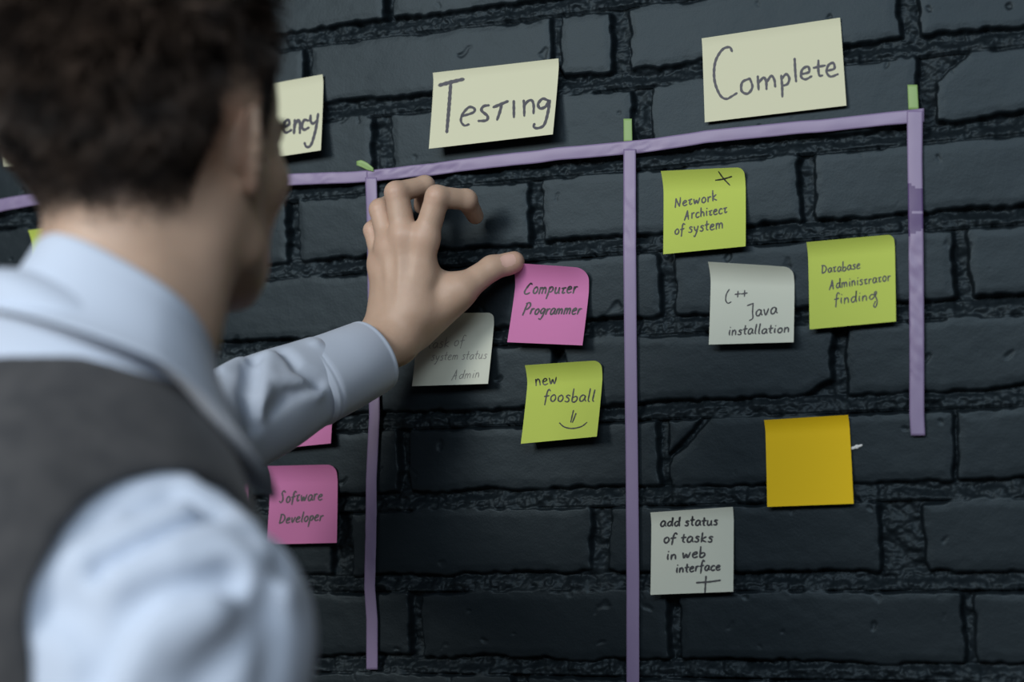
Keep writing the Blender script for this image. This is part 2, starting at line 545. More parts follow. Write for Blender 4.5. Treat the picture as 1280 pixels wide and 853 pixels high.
for st in [[(343, 163), (335, 150), (312, 158), (290, 198), (288, 255), (305, 302), (325, 316), (345, 306), (359, 297)],
           [(400, 250), (376, 262), (374, 290), (393, 299), (408, 278), (400, 250)],
           [(425, 243), (428, 287)], [(427, 265), (444, 247), (452, 262), (453, 285)], [(452, 264), (468, 242), (478, 255), (481, 277)],
           [(500, 240), (503, 275), (504, 310)], [(501, 252), (516, 236), (526, 250), (520, 268), (503, 274)],
           [(543, 186), (545, 225), (548, 260)], [(568, 236), (590, 229), (586, 212), (568, 221), (564, 244), (578, 253), (598, 243)],
           [(620, 192), (620, 225), (624, 241), (634, 240)], [(604, 216), (642, 208)],
           [(650, 225), (672, 218), (668, 200), (652, 208), (647, 230), (660, 244), (684, 236)]]:
    c.pen(sc_(st, 2.56, 780, 0), .0019)
c.write(M_MARK)
c = Sheet('title_card', [(242, 122), (403, 93), (401, 188), (243, 212)], M_CARD, 0.003, 0.014, 0.001, 0.1, 0, 'cream card ending in ency, half hidden behind the head', 'card', HEAD)
for st in [[(45, 640), (78, 625), (76, 602), (58, 612), (48, 645), (64, 665), (92, 652)], [(108, 602), (107, 635), (105, 670)],
           [(107, 632), (124, 602), (134, 618), (135, 668)], [(176, 606), (157, 602), (144, 630), (156, 651), (180, 640)],
           [(188, 578), (188, 605), (200, 620), (222, 605)], [(226, 570), (215, 650), (193, 726), (170, 735), (160, 716)]]:
    c.pen(sc_(st, 4, 340, 0), .0021)
c.write(M_MARK)
c = Sheet('title_card', [(-4, 135), (150, 112), (152, 192), (5, 208)], M_CARD, 0.002, 0.008, 0.001, 0.1, 0, 'cream card at the far left, mostly hidden behind the head', 'card', HEAD)
c.pen([(13, 142), (14, 165), (15.5, 189)], .002)
c.pen([(5, 195), (13, 190), (24, 183)], .002)
c.write(M_MARK)

# ------------------------------------------------------------------ sticky notes
NOTES = 'square sticky notes on the brick wall'
n = Sheet('sticky_note', [(826, 214), (929, 209), (932, 308), (829, 318)], M_LIME, 0.002, 0.009, 0.007, 0.24, -0.006, 'lime sticky note reading Network Architect of system', group=NOTES)
text(n, 'NeTwork', (842, 258.5), (896, 249), 7, .0013); text(n, 'ArchiTecT', (855, 274), (909, 265), 6.6, .0013); text(n, 'of system', (843, 293), (905, 285), 7.2, .0013)
n.pen([(894, 224), (904, 222.5), (914, 219.5)], .0012); n.pen([(899, 214), (904, 222), (911, 230)], .0012); n.write(M_INK)
n = Sheet('sticky_note', [(1008, 303), (1117, 293), (1120, 402), (1012, 412)], M_LIME, 0.002, 0.008, 0.005, 0.18, -0.004, 'lime sticky note reading Database Administrator finding, next to right vertical tape', group=NOTES)
text(n, 'DaTabase', (1026, 342), (1075, 335.5), 6.2, .0012); text(n, 'AdminisTraTor', (1036, 362), (1113, 350.5), 6.4, .0012); text(n, 'findinG', (1043, 381), (1099, 374), 7.2, .0012); n.write(M_INK)
n = Sheet('sticky_note', [(885, 327.5), (990, 334), (992, 428), (886, 431)], M_WHITE, 0.002, 0.012, 0.0085, 0.24, -0.010, 'white sticky note reading C++ Java installation', group=NOTES)
k_ = lambda p: sc_(p, 3.28, 800, 190)
for st in [[(364, 560), (352, 580), (350, 605), (360, 618), (374, 612)], [(390, 581), (413, 578)], [(402, 568), (401, 592)], [(417, 579), (442, 575)], [(430, 564), (430, 590)],
           [(443, 628), (468, 618)], [(467, 620), (466, 655), (468, 680), (455, 690)]]:
    n.pen(k_(st), .0013)
text(n, 'ava', (946, 395), (972, 391), 8, .0014); text(n, 'installation', (912, 419.5), (987, 415), 6.6, .0014); n.write(M_INK)
n = Sheet('sticky_note', [(955, 525.5), (1060, 519), (1067, 630), (959, 634)], M_ORANGE, 0.002, 0.007, 0.004, 0.16, 0, 'blank orange sticky note', group=NOTES)
n = Sheet('sticky_note', [(813, 641), (916, 634), (916.5, 740), (813, 744)], M_WHITE, 0.002, 0.010, 0.002, 0.14, 0, 'white sticky note reading add status of tasks in web interface, lowest on the wall', group=NOTES)
text(n, 'add status', (824, 658.5), (896, 657), 6.6, .0017); text(n, 'of tasks', (828, 679), (890, 678), 6.6, .0017); text(n, 'in web', (832, 700.5), (881, 697), 6.6, .0017); text(n, 'interface', (844, 716.5), (900, 713), 6.4, .0017)
n.pen([(870, 729), (885, 728), (900, 726)], .0016, taper=0); n.pen([(882, 721), (881.5, 731), (881, 741)], .0016, taper=0); n.write(M_INK)
n = Sheet('sticky_note', [(656, 457), (750, 450.5), (746, 546), (651, 555)], M_LIME, 0.002, 0.017, 0.007, 0.24, -0.010, 'lime sticky note reading new foosball with a drawn smile', group=NOTES)
text(n, 'new', (665.5, 482), (694, 479.5), 8, .0012, 0.05); text(n, 'foosball', (677, 502), (741, 502), 8.2, .0013, 0.08)
for st in [[(301, 347), (296, 375), (291, 406)], [(314, 362), (307, 385), (299, 408)], [(235, 410), (260, 430), (300, 438), (345, 428), (371, 407)]]:
    n.pen(sc_(st, 3.9875, 640, 426), .0012)
n.write(M_INK)
pinkn = Sheet('sticky_note', [(641, 329), (733, 335), (728, 432), (634, 428)], M_PINK, 0.004, 0.012, 0.010, 0.30, -0.022, 'pink sticky note reading Computer Programmer, held by the thumb', group=NOTES)
text(pinkn, 'CompuTer', (650, 366), (717, 365), 8, .0015, 0.25); text(pinkn, 'Programmer', (651, 392), (723, 392), 7.6, .0015, 0.25); pinkn.write(M_INK)
n = Sheet('sticky_note', [(521, 392), (616, 391), (610, 480), (515, 483)], M_WHITE, 0.002, 0.014, 0.003, 0.15, -0.004, 'white sticky note with faint pencil writing, under the hand', group=NOTES)
text(n, 'task of', (533, 436), (579, 432), 7, .0007, 0.25); text(n, 'system status', (538, 451), (607, 449), 6.2, .0007, 0.25); text(n, 'Admin', (565, 475), (599, 472), 6.4, .0007, 0.3); n.write(M_PENCIL)
n = Sheet('sticky_note', [(334, 583), (417, 581), (421, 679), (333, 681)], M_PINK, 0.002, 0.010, 0.006, 0.22, -0.012, 'pink sticky note reading Software Developer', group=NOTES)
text(n, 'SofTware', (346, 628), (400, 624), 7.4, .0014, 0.15); text(n, 'Developer', (347, 654), (402, 650), 7, .0014, 0.2); n.write(M_INK)
n = Sheet('sticky_note', [(322, 468), (416, 460), (413.5, 554.5), (318, 564)], M_PINK, 0.002, 0.010, 0.002, 0.15, 0, 'pink sticky note with its upper half behind the shirt cuff sleeve', group=NOTES)
n = Sheet('sticky_note', [(210, 588), (308, 583), (309, 680), (212, 684)], M_PINK, 0.002, 0.008, 0.002, 0.15, 0, 'pink sticky note almost wholly behind the shoulder', group=NOTES)
n = Sheet('sticky_note', [(35, 288), (130, 276), (136, 372), (43, 384)], M_LIME, 0.002, 0.012, 0.004, 0.2, 0, 'lime sticky note peeking out behind the shirt collar', group=NOTES)

# ------------------------------------------------------------------ tape
M_TAPE = mat('purple_tape', (0.225, 0.175, 0.305), 0.46, 0.55)
add_bump(M_TAPE, 30.0, 0.06, 0.002, 2.0)
M_TAPE2 = mat('purple_tape_unstuck', (0.10, 0.062, 0.165), 0.40, 0.3)
M_GREEN = mat('green_tape', (0.24, 0.38, 0.13), 0.5, 0.4)


def tape(name, pts, m, label, off=0.0022, seed=0, wr=0.0004, group='purple tape strips', cat='tape', dark=()):
    """pts: (px, py, half width in px, direction 'h' or 'v')"""
    a = []; b = []
    for px, py, hw, d in pts:
        if d == 'h':
            a.append((px, py - hw)); b.append((px, py + hw))
        else:
            a.append((px + hw, py)); b.append((px - hw, py))
    A = np.array([at(*p, off) for p in a]); B = np.array([at(*p, off) for p in b])
    d = np.r_[0, np.cumsum(np.linalg.norm(np.diff((A + B) / 2, axis=0), axis=1))]
    nu = max(8, int(d[-1] / 0.0022)); nv = 9
    t = np.linspace(0, d[-1], nu)
    ip = lambda Q: np.stack([np.interp(t, d, Q[:, k]) for k in range(3)], 1)
    A = ip(A); B = ip(B)
    s = np.linspace(0, 1, nv)
    P = A[:, None] * (1 - s)[None, :, None] + B[:, None] * s[None, :, None]
    T = np.repeat(t[:, None], nv, 1); S_ = np.repeat(s[None], nu, 0)
    edge = np.sin(np.pi * S_)
    crk = sstep(0.1, 0.55, noise2(T * 14, T * 0, seed + 5))
    y = wr * (0.5 * fbm2(T * 30, S_ * 0.8 + seed, 2, seed) + crk * (fbm2(T * 110 + S_ * 1.5, S_ * 1.6, 2, seed + 9)))
    P[..., 1] -= y + 0.0003 * edge
    P[..., 2] += 0.0004 * noise2(T * 40, T * 0, seed + 3)
    n = nu * nv
    V = P.reshape(-1, 3)
    Bk = V.copy(); Bk[:, 1] += 0.00025
    f = grid_faces(nu, nv)
    per = np.concatenate([np.arange(nu) * nv, (nu - 1) * nv + np.arange(1, nv), np.arange(nu - 2, -1, -1) * nv + nv - 1, np.arange(nv - 2, 0, -1)])
    k2 = np.roll(per, -1)
    o = mesh(name, np.concatenate([V, Bk]), [f, f[:, ::-1] + n, np.stack([per, per + n, k2 + n, k2], 1)], m)
    if dark:
        o.data.materials.append(M_TAPE2)
        mi = np.zeros(len(o.data.polygons), np.int32)
        uu = (np.arange(nu - 1) + 0.5) / (nu - 1)
        vvm = (np.arange(nv - 1) + 0.5) / (nv - 1)
        U, Vv = np.meshgrid(uu, vvm, indexing='ij')
        msk = np.zeros(U.shape, bool)
        for u0, u1, sk0, sk1 in dark:
            msk |= (U > u0 + sk0 * (Vv - .5) + 0.004 * np.sin(Vv * 5)) & (U < u1 + sk1 * (Vv - .5))
        mi[:msk.size] = msk.ravel()
        o.data.polygons.foreach_set('material_index', mi)
    tag(o, label, cat, group)
    return o


tape('tape_strip', [(-60, 268, 8, 'h'), (0, 257, 8, 'h'), (52, 248, 7.5, 'h'), (200, 237, 7.5, 'h'), (363, 225, 7.3, 'h'), (471, 220, 7, 'h')], M_TAPE, 'horizontal purple tape strip running behind the head to the left vertical tape', 0.0022, 1)
tape('tape_strip', [(458, 220, 7, 'h'), (540, 212, 7.5, 'h'), (640, 199, 8, 'h'), (700, 192.5, 8, 'h'), (780, 185.5, 8.2, 'h'), (800, 183.5, 8.2, 'h'), (880, 171, 8, 'h'), (960, 163.5, 8, 'h'), (1060, 154, 8, 'h'), (1155, 143.5, 8.5, 'h')], M_TAPE, 'horizontal purple tape strip from the hand to the upper right corner', 0.003, 5, 0.0006)
tape('tape_strip', [(463.5, 222, 7, 'v'), (466, 300, 7, 'v'), (467, 420, 7, 'v'), (468, 520, 6.7, 'v'), (464, 600, 6.6, 'v'), (464, 640, 6.8, 'v'), (462, 735, 6.8, 'v'), (465, 775, 7, 'v'), (465, 837, 7, 'v')], M_TAPE, 'vertical purple tape strip behind the hand and shirt cuff', 0.0035, 12, 0.0004, dark=())
tape('tape_strip', [(787, 186, 7.7, 'v'), (787, 300, 8, 'v'), (788, 426, 7.8, 'v'), (790, 600, 7.8, 'v'), (791, 720, 8, 'v'), (791, 880, 8, 'v')], M_TAPE, 'long vertical purple tape strip in the middle of the wall', 0.0042, 23, 0.0003)
tape('tape_strip', [(1143.5, 138, 10, 'v'), (1143.5, 200, 9.3, 'v'), (1145, 300, 9.3, 'v'), (1146, 426, 9.2, 'v'), (1146, 520, 9.2, 'v'), (1147.5, 545, 9, 'v')], M_TAPE, 'short vertical purple tape strip at the right', 0.0042, 31, 0.0005, dark=((0.236, 0.312, -0.02, 0.0), (0.318, 0.378, 0.0, 0.02)))
tape('tape_flag', [(784.5, 148, 5.2, 'v'), (785, 177.5, 5.4, 'v')], M_GREEN, 'small green tape tab above the middle vertical tape', 0.0026, 40, 0.0002, 'green tape tabs', 'tape tab')
tape('tape_flag', [(1140.5, 106, 6.2, 'v'), (1142, 137.5, 6.4, 'v')], M_GREEN, 'small green tape tab above the right vertical tape', 0.0026, 41, 0.0002, 'green tape tabs', 'tape tab')
tape('tape_flag', [(446, 204, 2.6, 'h'), (452, 204.5, 4.4, 'h'), (459, 208, 4.6, 'h'), (467, 212.5, 2.2, 'h')], M_GREEN, 'small crumpled green tape tab above the left vertical tape', 0.0045, 42, 0.0012, 'green tape tabs', 'tape tab')

# a fleck of white filler on the brick beside the orange note
M_CHIP = mat('white_filler', (0.75, 0.76, 0.74), 0.8)
bm = bmesh.new()
bmesh.ops.create_icosphere(bm, subdivisions=3, radius=1.0)
c0 = at(1070.5, 559, 0.0006)
for v in bm.verts:
    q = np.array(v.co)
    r = 1 + 0.18 * math.sin(q[0] * 7 + 1)
    q = q * r
    x, z = q[0] * 0.0048, q[2] * 0.0017
    v.co = (c0[0] + x * 0.96 - z * 0.28, c0[1] + q[1] * 0.0011, c0[2] + z * 0.96 + x * 0.28)
me = bpy.data.meshes.new('paint_fleck'); bm.to_mesh(me); bm.free()
me.polygons.foreach_set('use_smooth', np.full(len(me.polygons), True)); me.materials.append(M_CHIP)
o = bpy.data.objects.new('paint_fleck', me); C.objects.link(o)
tag(o, 'tiny white paint fleck on the brick beside the orange note', 'paint fleck')

# ------------------------------------------------------------------ solid modelling by distance fields, meshed to one continuous skin
def unit(v):
    v = np.asarray(v, float)
    return v / np.linalg.norm(v)


class Op:
    def __init__(s, fn, c, r, k=0.01, mode='u'):
        s.fn, s.c, s.r, s.k, s.mode = fn, np.asarray(c, float), r, k, mode


def cone(a, b, ra, rb, k=0.01, mode='u'):
    a = np.asarray(a, float); b = np.asarray(b, float)
    ba = b - a; l2 = ba @ ba; rr = ra - rb; a2 = l2 - rr * rr; il2 = 1 / l2

    def fn(P, *_):
        pa = P - a
        y = pa @ ba; z = y - l2
        x2 = pa * l2 - y[:, None] * ba
        x2 = (x2 * x2).sum(1)
        y2 = y * y * l2; z2 = z * z * l2
        kk = np.sign(rr) * rr * rr * x2
        d = (np.sqrt(x2 * a2 * il2) + y * rr) * il2 - ra
        m1 = np.sign(z) * a2 * z2 > kk
        m2 = np.sign(y) * a2 * y2 < kk
        d = np.where(m2, np.sqrt(x2 + y2) * il2 - ra, d)
        return np.where(m1, np.sqrt(x2 + z2) * il2 - rb, d)
    return Op(fn, (a + b) / 2, math.sqrt(l2) / 2 + max(ra, rb), k, mode)


def ell(c, r, R=None, k=0.01, mode='u'):
    c = np.asarray(c, float); r = np.asarray(r, float)
    R = np.eye(3) if R is None else np.asarray(R, float)       # rows are the axes

    def fn(P, *_):
        q = (P - c) @ R.T
        k0 = np.sqrt(((q / r) ** 2).sum(1)); k1 = np.sqrt(((q / (r * r)) ** 2).sum(1)) + 1e-9
        return k0 * (k0 - 1) / k1
    return Op(fn, c, r.max(), k, mode)


def group(ops, k=0.01, mode='u', extra=None):
    cs = np.array([o.c for o in ops if o.mode == 'u']); rs = np.array([o.r for o in ops if o.mode == 'u'])
    lo = (cs - rs[:, None]).min(0); hi = (cs + rs[:, None]).max(0)
    return Op(lambda P, bc, bR: evaluate(ops, P, bc, bR), (lo + hi) / 2, np.linalg.norm(hi - lo) / 2, k, mode)


def crease(pts, width, amount, k=0.0):
    """ridge (amount > 0) or groove along a 3-D polyline"""
    pts = np.asarray(pts, float)

    def fn(P, *_):
        best = np.full(len(P), 1.0)
        for a, b in zip(pts[:-1], pts[1:]):
            ba = b - a
            h = np.clip(((P - a) @ ba) / (ba @ ba), 0, 1)
            best = np.minimum(best, np.linalg.norm(P - a - h[:, None] * ba, axis=1))
        return amount * np.exp(-(best / width) ** 2)
    return Op(fn, pts.mean(0), np.linalg.norm(pts - pts.mean(0), axis=1).max() + 2 * width, 0, 'd')


def wobble(c, r, freq, amount, seed, M3=None):
    M3 = np.eye(3) if M3 is None else np.asarray(M3)
    c = np.asarray(c, float)

    def fn(P, *_):
        q = ((P - c) @ M3.T) * freq
        f = np.clip(1.6 - 1.6 * np.linalg.norm(P - c, axis=1) / r, 0, 1)
        return amount * f * (noise3(q, seed) + 0.5 * noise3(q * 2.1 + 5, seed + 1))
    return Op(fn, c, r, 0, 'd')


def half(p, n, k=0.004, mode='s'):
    """half-space on the side n points to"""
    p = np.asarray(p, float); n = unit(n)
    return Op(lambda P, *_: (P - p) @ -n, p, 50.0, k, mode)


def evaluate(ops, P, bc, bR):
    d = np.full(len(P), 0.2)
    for o in ops:
        if np.linalg.norm(o.c - bc) - o.r - bR > 0.05:
            continue
        v = o.fn(P, bc, bR)
        if o.mode == 'd':
            d = d - v
        elif o.mode == 'u':
            if o.k <= 0:
                d = np.minimum(d, v)
            else:
                h = np.clip(0.5 + 0.5 * (d - v) / o.k, 0, 1)
                d = d * (1 - h) + v * h - o.k * h * (1 - h)
        else:
            v = -v if o.mode == 's' else v
            h = np.clip(0.5 - 0.5 * (d - v) / max(o.k, 1e-6), 0, 1)
            d = d * (1 - h) + v * h + o.k * h * (1 - h)
    return d


def rng_axis(lo, hi, step, fine=None):
    if fine is None:
        return np.arange(lo, hi + step, step)
    a, b, fs = fine
    return np.concatenate([np.arange(lo, a, step), np.arange(a, b, fs), np.arange(b, hi + step, step)])


def polygonise(ops, xs, ys, zs, B=20, smooth=1):
    nx, ny, nz = len(xs), len(ys), len(zs)
    F = np.full((nx, ny, nz), 0.2, np.float32)
    for i in range(0, nx, B):
        for j in range(0, ny, B):
            for k in range(0, nz, B):
                x = xs[i:i + B]; y = ys[j:j + B]; z = zs[k:k + B]
                bc = np.array([(x[0] + x[-1]) / 2, (y[0] + y[-1]) / 2, (z[0] + z[-1]) / 2])
                bR = 0.5 * math.sqrt((x[-1] - x[0]) ** 2 + (y[-1] - y[0]) ** 2 + (z[-1] - z[0]) ** 2)
                dc = evaluate(ops, bc[None], bc, bR)[0]
                if abs(dc) > bR * 1.35 + 0.012:
                    F[i:i + B, j:j + B, k:k + B] = dc
                    continue
                X, Y, Z = np.meshgrid(x, y, z, indexing='ij')
                P = np.stack([X.ravel(), Y.ravel(), Z.ravel()], 1)
                F[i:i + B, j:j + B, k:k + B] = evaluate(ops, P, bc, bR).reshape(X.shape)
    ins = F < 0
    cnt = np.zeros((nx - 1, ny - 1, nz - 1), np.uint8)
    for a in (0, 1):
        for b in (0, 1):
            for c in (0, 1):
                cnt += ins[a:nx - 1 + a, b:ny - 1 + b, c:nz - 1 + c]
    I, J, K = np.nonzero((cnt > 0) & (cnt < 8))
    n = len(I)
    idx = np.full(cnt.shape, -1, np.int32)
    idx[I, J, K] = np.arange(n)
    acc = np.zeros((n, 3)); num = np.zeros(n)
    ax = (xs, ys, zs)
    corners = [(a, b, c) for a in (0, 1) for b in (0, 1) for c in (0, 1)]
    val = {c: F[I + c[0], J + c[1], K + c[2]].astype(float) for c in corners}
    pos = {c: np.stack([xs[I + c[0]], ys[J + c[1]], zs[K + c[2]]], 1) for c in corners}
    for c in corners:
        for q in range(3):
            if c[q] == 0:
                e = list(c); e[q] = 1; e = tuple(e)
                m = (val[c] < 0) != (val[e] < 0)
                t = val[c][m] / (val[c][m] - val[e][m])
                acc[m] += pos[c][m] * (1 - t)[:, None] + pos[e][m] * t[:, None]
                num[m] += 1
    V = acc / num[:, None]
    quads = []
    for q in range(3):
        sh = [nx, ny, nz]; sh[q] -= 1
        lo = [slice(0, s) for s in sh]; hi = [slice(0, s) for s in sh]
        hi[q] = slice(1, sh[q] + 1)
        A = ins[tuple(lo)]; Bm = ins[tuple(hi)]
        E = np.nonzero(A != Bm)
        ok = np.ones(len(E[0]), bool)
        o1, o2 = [x for x in range(3) if x != q]
        for o in (o1, o2):
            ok &= (E[o] > 0) & (E[o] < (nx, ny, nz)[o] - 1)
        E = [e[ok] for e in E]
        s = A[tuple(E)]

        def cell(d1, d2):
            e = [x.copy() for x in E]
            e[o1] = e[o1] - d1; e[o2] = e[o2] - d2
            return idx[tuple(e)]
        Q = np.stack([cell(1, 1), cell(0, 1), cell(0, 0), cell(1, 0)], 1)
        flip = s if q != 1 else ~s
        Q[~flip] = Q[~flip][:, ::-1]
        quads.append(Q)
    Q = np.concatenate(quads)
    Q = Q[(Q >= 0).all(1)]
    for _ in range(smooth):
        s = np.zeros_like(V); c = np.zeros(n)
        for a, b in ((0, 1), (1, 2), (2, 3), (3, 0)):
            for u, v in ((a, b), (b, a)):
                for t in range(3):
                    s[:, t] += np.bincount(Q[:, u], V[Q[:, v], t], n)
                c += np.bincount(Q[:, u], minlength=n)
        V = V * 0.4 + 0.6 * s / np.maximum(c, 1)[:, None]
    return V, Q


def clean(V, Q):
    used = np.unique(Q)
    m = np.full(len(V), -1, np.int64); m[used] = np.arange(len(used))
    return V[used], m[Q]


# ------------------------------------------------------------------ the man: skeleton
UP = np.array([0, 0, 1.0])
cf2 = unit([CF[0], CF[1], 0]); cr2 = np.array([cf2[1], -cf2[0], 0])


def heading(deg):
    a = math.radians(deg)
    return cf2 * math.cos(a) + cr2 * math.sin(a)


H = deep(193, 190, 1.090)
hf0 = heading(21.0)
hp = math.radians(10.5)
hF = hf0 * math.cos(hp) + UP * math.sin(hp)
hR0 = np.array([hf0[1], -hf0[0], 0])
hr = math.radians(-5.0)
hU0 = np.cross(hR0, hF)
hR = hR0 * math.cos(hr) + hU0 * math.sin(hr)
hU = np.cross(hR, hF)
HM = np.stack([hR, hF, hU])                   # rows: right, forward, up


def h(x, y, z):
    return H + hR * x * 1e-3 + hF * y * 1e-3 + hU * z * 1e-3


tF = heading(61.0)
tR = np.array([tF[1], -tF[0], 0])
NC = deep(164, 374, 1.060)                    # centre of the collar ring
ca = math.radians(34)
nN = UP * math.cos(ca) + tF * math.sin(ca)    # neck axis at the collar
nE = tF * math.cos(ca) - UP * math.sin(ca)
TM = np.stack([tR, tF, UP])
NB = NC - nN * 0.050 - UP * 0.01              # root of the neck


def t(x, y, z, o=None):
    return (NB if o is None else o) + tR * x * 1e-3 + tF * y * 1e-3 + UP * z * 1e-3


RS = deep(210, 780, 0.920)
LS = NB - tR * 0.165 + tF * 0.03 - UP * 0.01
WR = at(484, 428, 0.072)
EL = deep(225, 556, 1.435)
RE = RS - tF * 0.035 + tR * 0.030 - UP * 0.285
RW = RE + tF * 0.20 - tR * 0.06 - UP * 0.15
print('arm L', np.linalg.norm(LS - EL), np.linalg.norm(EL - WR), 'shoulders', np.linalg.norm(LS - RS), 'NB', NB, 'RS', RS, 'LS', LS, 'H', H)
PEL = np.array([NB[0], NB[1], 0.95]) - tF * 0.07 + tR * 0.0

# hand, joints given by where the photo shows them and their distance from the wall
hd = lambda px, py, mm: at(px, py, mm * 1e-3)
FING = {
    'index': [(531, 299, 70), (546, 246, 74), (583, 250, 48), (594, 270, 22)],
    'middle': [(505, 297, 73), (495, 241, 76), (531, 232, 48), (527, 258, 22)],
    'ring': [(487, 309, 68), (475, 262, 64), (496, 250, 38), (504, 262, 18)],
    'little': [(478, 331, 60), (466, 288, 52), (478, 272, 32), (487, 276, 17)],
}
FR = {'index': (.0125, .0104, .0097, .0080), 'middle': (.0125, .0104, .0090, .0076), 'ring': (.0118, .0098, .0086, .0072), 'little': (.0105, .0085, .0075, .0064)}
CARP = {'index': (524, 388, 66), 'middle': (510, 390, 70), 'ring': (496, 390, 68), 'little': (483, 390, 62)}
THUMB = [(514, 410, 58), (577, 362, 44), (615, 335, 26), (643, 327, 14)]
TR_ = (.0165, .0142, .0112, .0096)


def left_hand():
    palm = []
    wa = unit(WR - EL)
    acr = unit(hd(*CARP['index']) - hd(*CARP['little']))
    for s in (-1, 1):
        palm.append(cone(WR - wa * 0.10 + acr * s * 0.012, WR + acr * s * 0.0115, 0.026, 0.0185, 0.012))
    for f in FING:
        palm.append(cone(WR + acr * {'index': .010, 'middle': .003, 'ring': -.004, 'little': -.011}[f], hd(*CARP[f]), 0.0185, 0.0140, 0.012))
        palm.append(cone(hd(*CARP[f]), hd(*FING[f][0]), 0.0140, 0.0115, 0.012))
    m = [hd(*x) for x in THUMB]
    # palm side bulk: ball of the thumb, heel, and the web
    inw = np.array([0, 0.012, 0])
    palm.append(cone(m[0] + inw, m[1] * 0.75 + m[0] * 0.25 + inw * 0.5, 0.019, 0.0140, 0.014))
    palm.append(cone(hd(486, 385, 50), hd(484, 345, 48), 0.015, 0.012, 0.014))
    palm.append(cone(hd(540, 345, 55), hd(562, 358, 46), 0.0085, 0.0085, 0.016))
    fingers = []
    for f in FING:
        q = [hd(*x) for x in FING[f]]
        r = FR[f]
        ops = [cone(q[0] * 0.9 + q[1] * 0.1, q[1], r[0] * 0.92, r[1], 0.003)]
        mid = (q[0] + q[1]) / 2
        ops.append(cone(q[1], q[2], r[1] * 0.98, r[2], 0.004))
        ops.append(cone(q[2], q[3], r[2], r[3], 0.004))
        # knuckle caps and the fleshy pads
        ops.append(cone(q[0] * .55 + q[1] * .45 + np.array([0, .003, 0]), q[0] * .3 + q[1] * .7 + np.array([0, .003, 0]), r[1] * 0.99, r[1] * 0.98, 0.004))
        fingers.append(group(ops, 0.0012))
    fg = group(fingers, 0.0085)
    th = [cone(m[0], m[1], TR_[0], TR_[1], 0.006), cone(m[1], m[2], TR_[1], TR_[2], 0.006), cone(m[2], m[3], TR_[2] * 0.98, TR_[3], 0.005)]
    tp = unit(m[3] - m[2])
    th.append(ell(m[2] * 0.30 + m[3] * 0.70 + np.array([0.0, 0.002, -0.0015]), (0.0115, 0.0088, 0.0095), np.stack([tp, unit(np.cross(tp, [0, 1, 0])), unit(np.cross(tp, np.cross(tp, [0, 1, 0])))]), 0.005))
    tg = group(th, 0.013)
    ops = palm + [fg, tg]
    # tendons and knuckle creases on the back of the hand
    out = np.array([0, -0.0132, 0])
    for f, a in (('index', .0004), ('middle', .0007), ('ring', .0006), ('little', .0004)):
        ops.append(crease([hd(*FING[f][0]) + out * .9, hd(*CARP[f]) * 0.85 + WR * 0.15 + out], 0.0034, a))
    for f, g in (('index', 'middle'), ('middle', 'ring'), ('ring', 'little')):
        ops.append(crease([(hd(*FING[f][0]) + hd(*FING[g][0])) / 2 + out * .8 + np.array([0, 0, -.004]), (hd(*FING[f][0]) * .55 + hd(*CARP[f]) * .45 + hd(*FING[g][0]) * .55 + hd(*CARP[g]) * .45) / 2 + out], 0.0050, -.0006))
    for f in FING:
        q = [hd(*x) for x in FING[f]]
        ops.append(ell(q[0] + np.array([0, -0.0012, -0.001]), (0.0110, 0.0098, 0.0125), k=0.010))
        ax_ = unit(q[1] - q[0]); cr_ = unit(np.cross(ax_, [0, 1, 0]))
        for e in (-0.0035, 0.0, 0.0035):
            c_ = q[1] + np.array([0, -FR[f][1], 0]) + ax_ * e
            ops.append(crease([c_ - cr_ * .004, c_ + cr_ * .004], 0.0009, -0.00035))
    cr_ = unit(np.cross(tp, [0, 1, 0]))
    for e in (-0.0055, -0.003, 0.0, 0.003):
        c_ = m[2] + np.array([0, -TR_[2], 0]) + tp * e
        ops.append(crease([c_ - cr_ * .006, c_ + cr_ * .0055 + np.array([0, .002, 0])], 0.0010, -0.0006))
    # thumb nail: a flat plate with a groove round it
    nc = m[2] * 0.18 + m[3] * 0.82 + np.array([0.0010, -0.0092, 0.001])
    a, b = tp * 0.0074, cr_ * 0.0062
    loop = [nc - a * .9 - b * .75, nc - a - b * .2, nc - a + b * .3, nc - a * .85 + b * .85, nc + b * 1.05, nc + a * .8 + b * .85]
    ops.append(crease([p + np.array([0, 0.0010, 0]) for p in loop], 0.0008, -0.0007))
    ops.append(crease([nc - a * .9 - b * .75 + np.array([0, .001, 0]), nc - b * 1.05 + np.array([0, .0025, 0]), nc + a * .8 - b * .9 + np.array([0, .002, 0])], 0.0008, -0.0007))
    return ops, nc, (tp, cr_)


def right_hand():
    ops = []
    d = unit(RW - RE)
    s = tF * 0.6 - UP * 0.8
    s = unit(s)
    acr = unit(np.cross(s, tR))
    p = RW
    ops += [cone(p + acr * x, p + s * 0.085 + acr * x * 2.1, 0.017, 0.0125, 0.014) for x in (-.014, -.004, .006, .015)]
    for x, L in ((-.030, .070), (-.009, .082), (.013, .086), (.033, .076)):
        a = p + s * 0.085 + acr * x; b = a + s * L * .5; c = b + unit(s - tR * .5) * L * .3; e = c + unit(s - tR) * L * .22
        ops.append(group([cone(a, b, .0105, .009, .003), cone(b, c, .009, .008, .003), cone(c, e, .008, .0068, .003)], 0.006))
    a = p + s * .02 + acr * .018; b = a + s * .03 + acr * .03; c = b + s * .03 + acr * .006; e = c + s * .024
    ops.append(group([cone(a, b, .016, .012, .005), cone(b, c, .012, .010, .004), cone(c, e, .010, .0085, .004)], 0.012))
    return ops


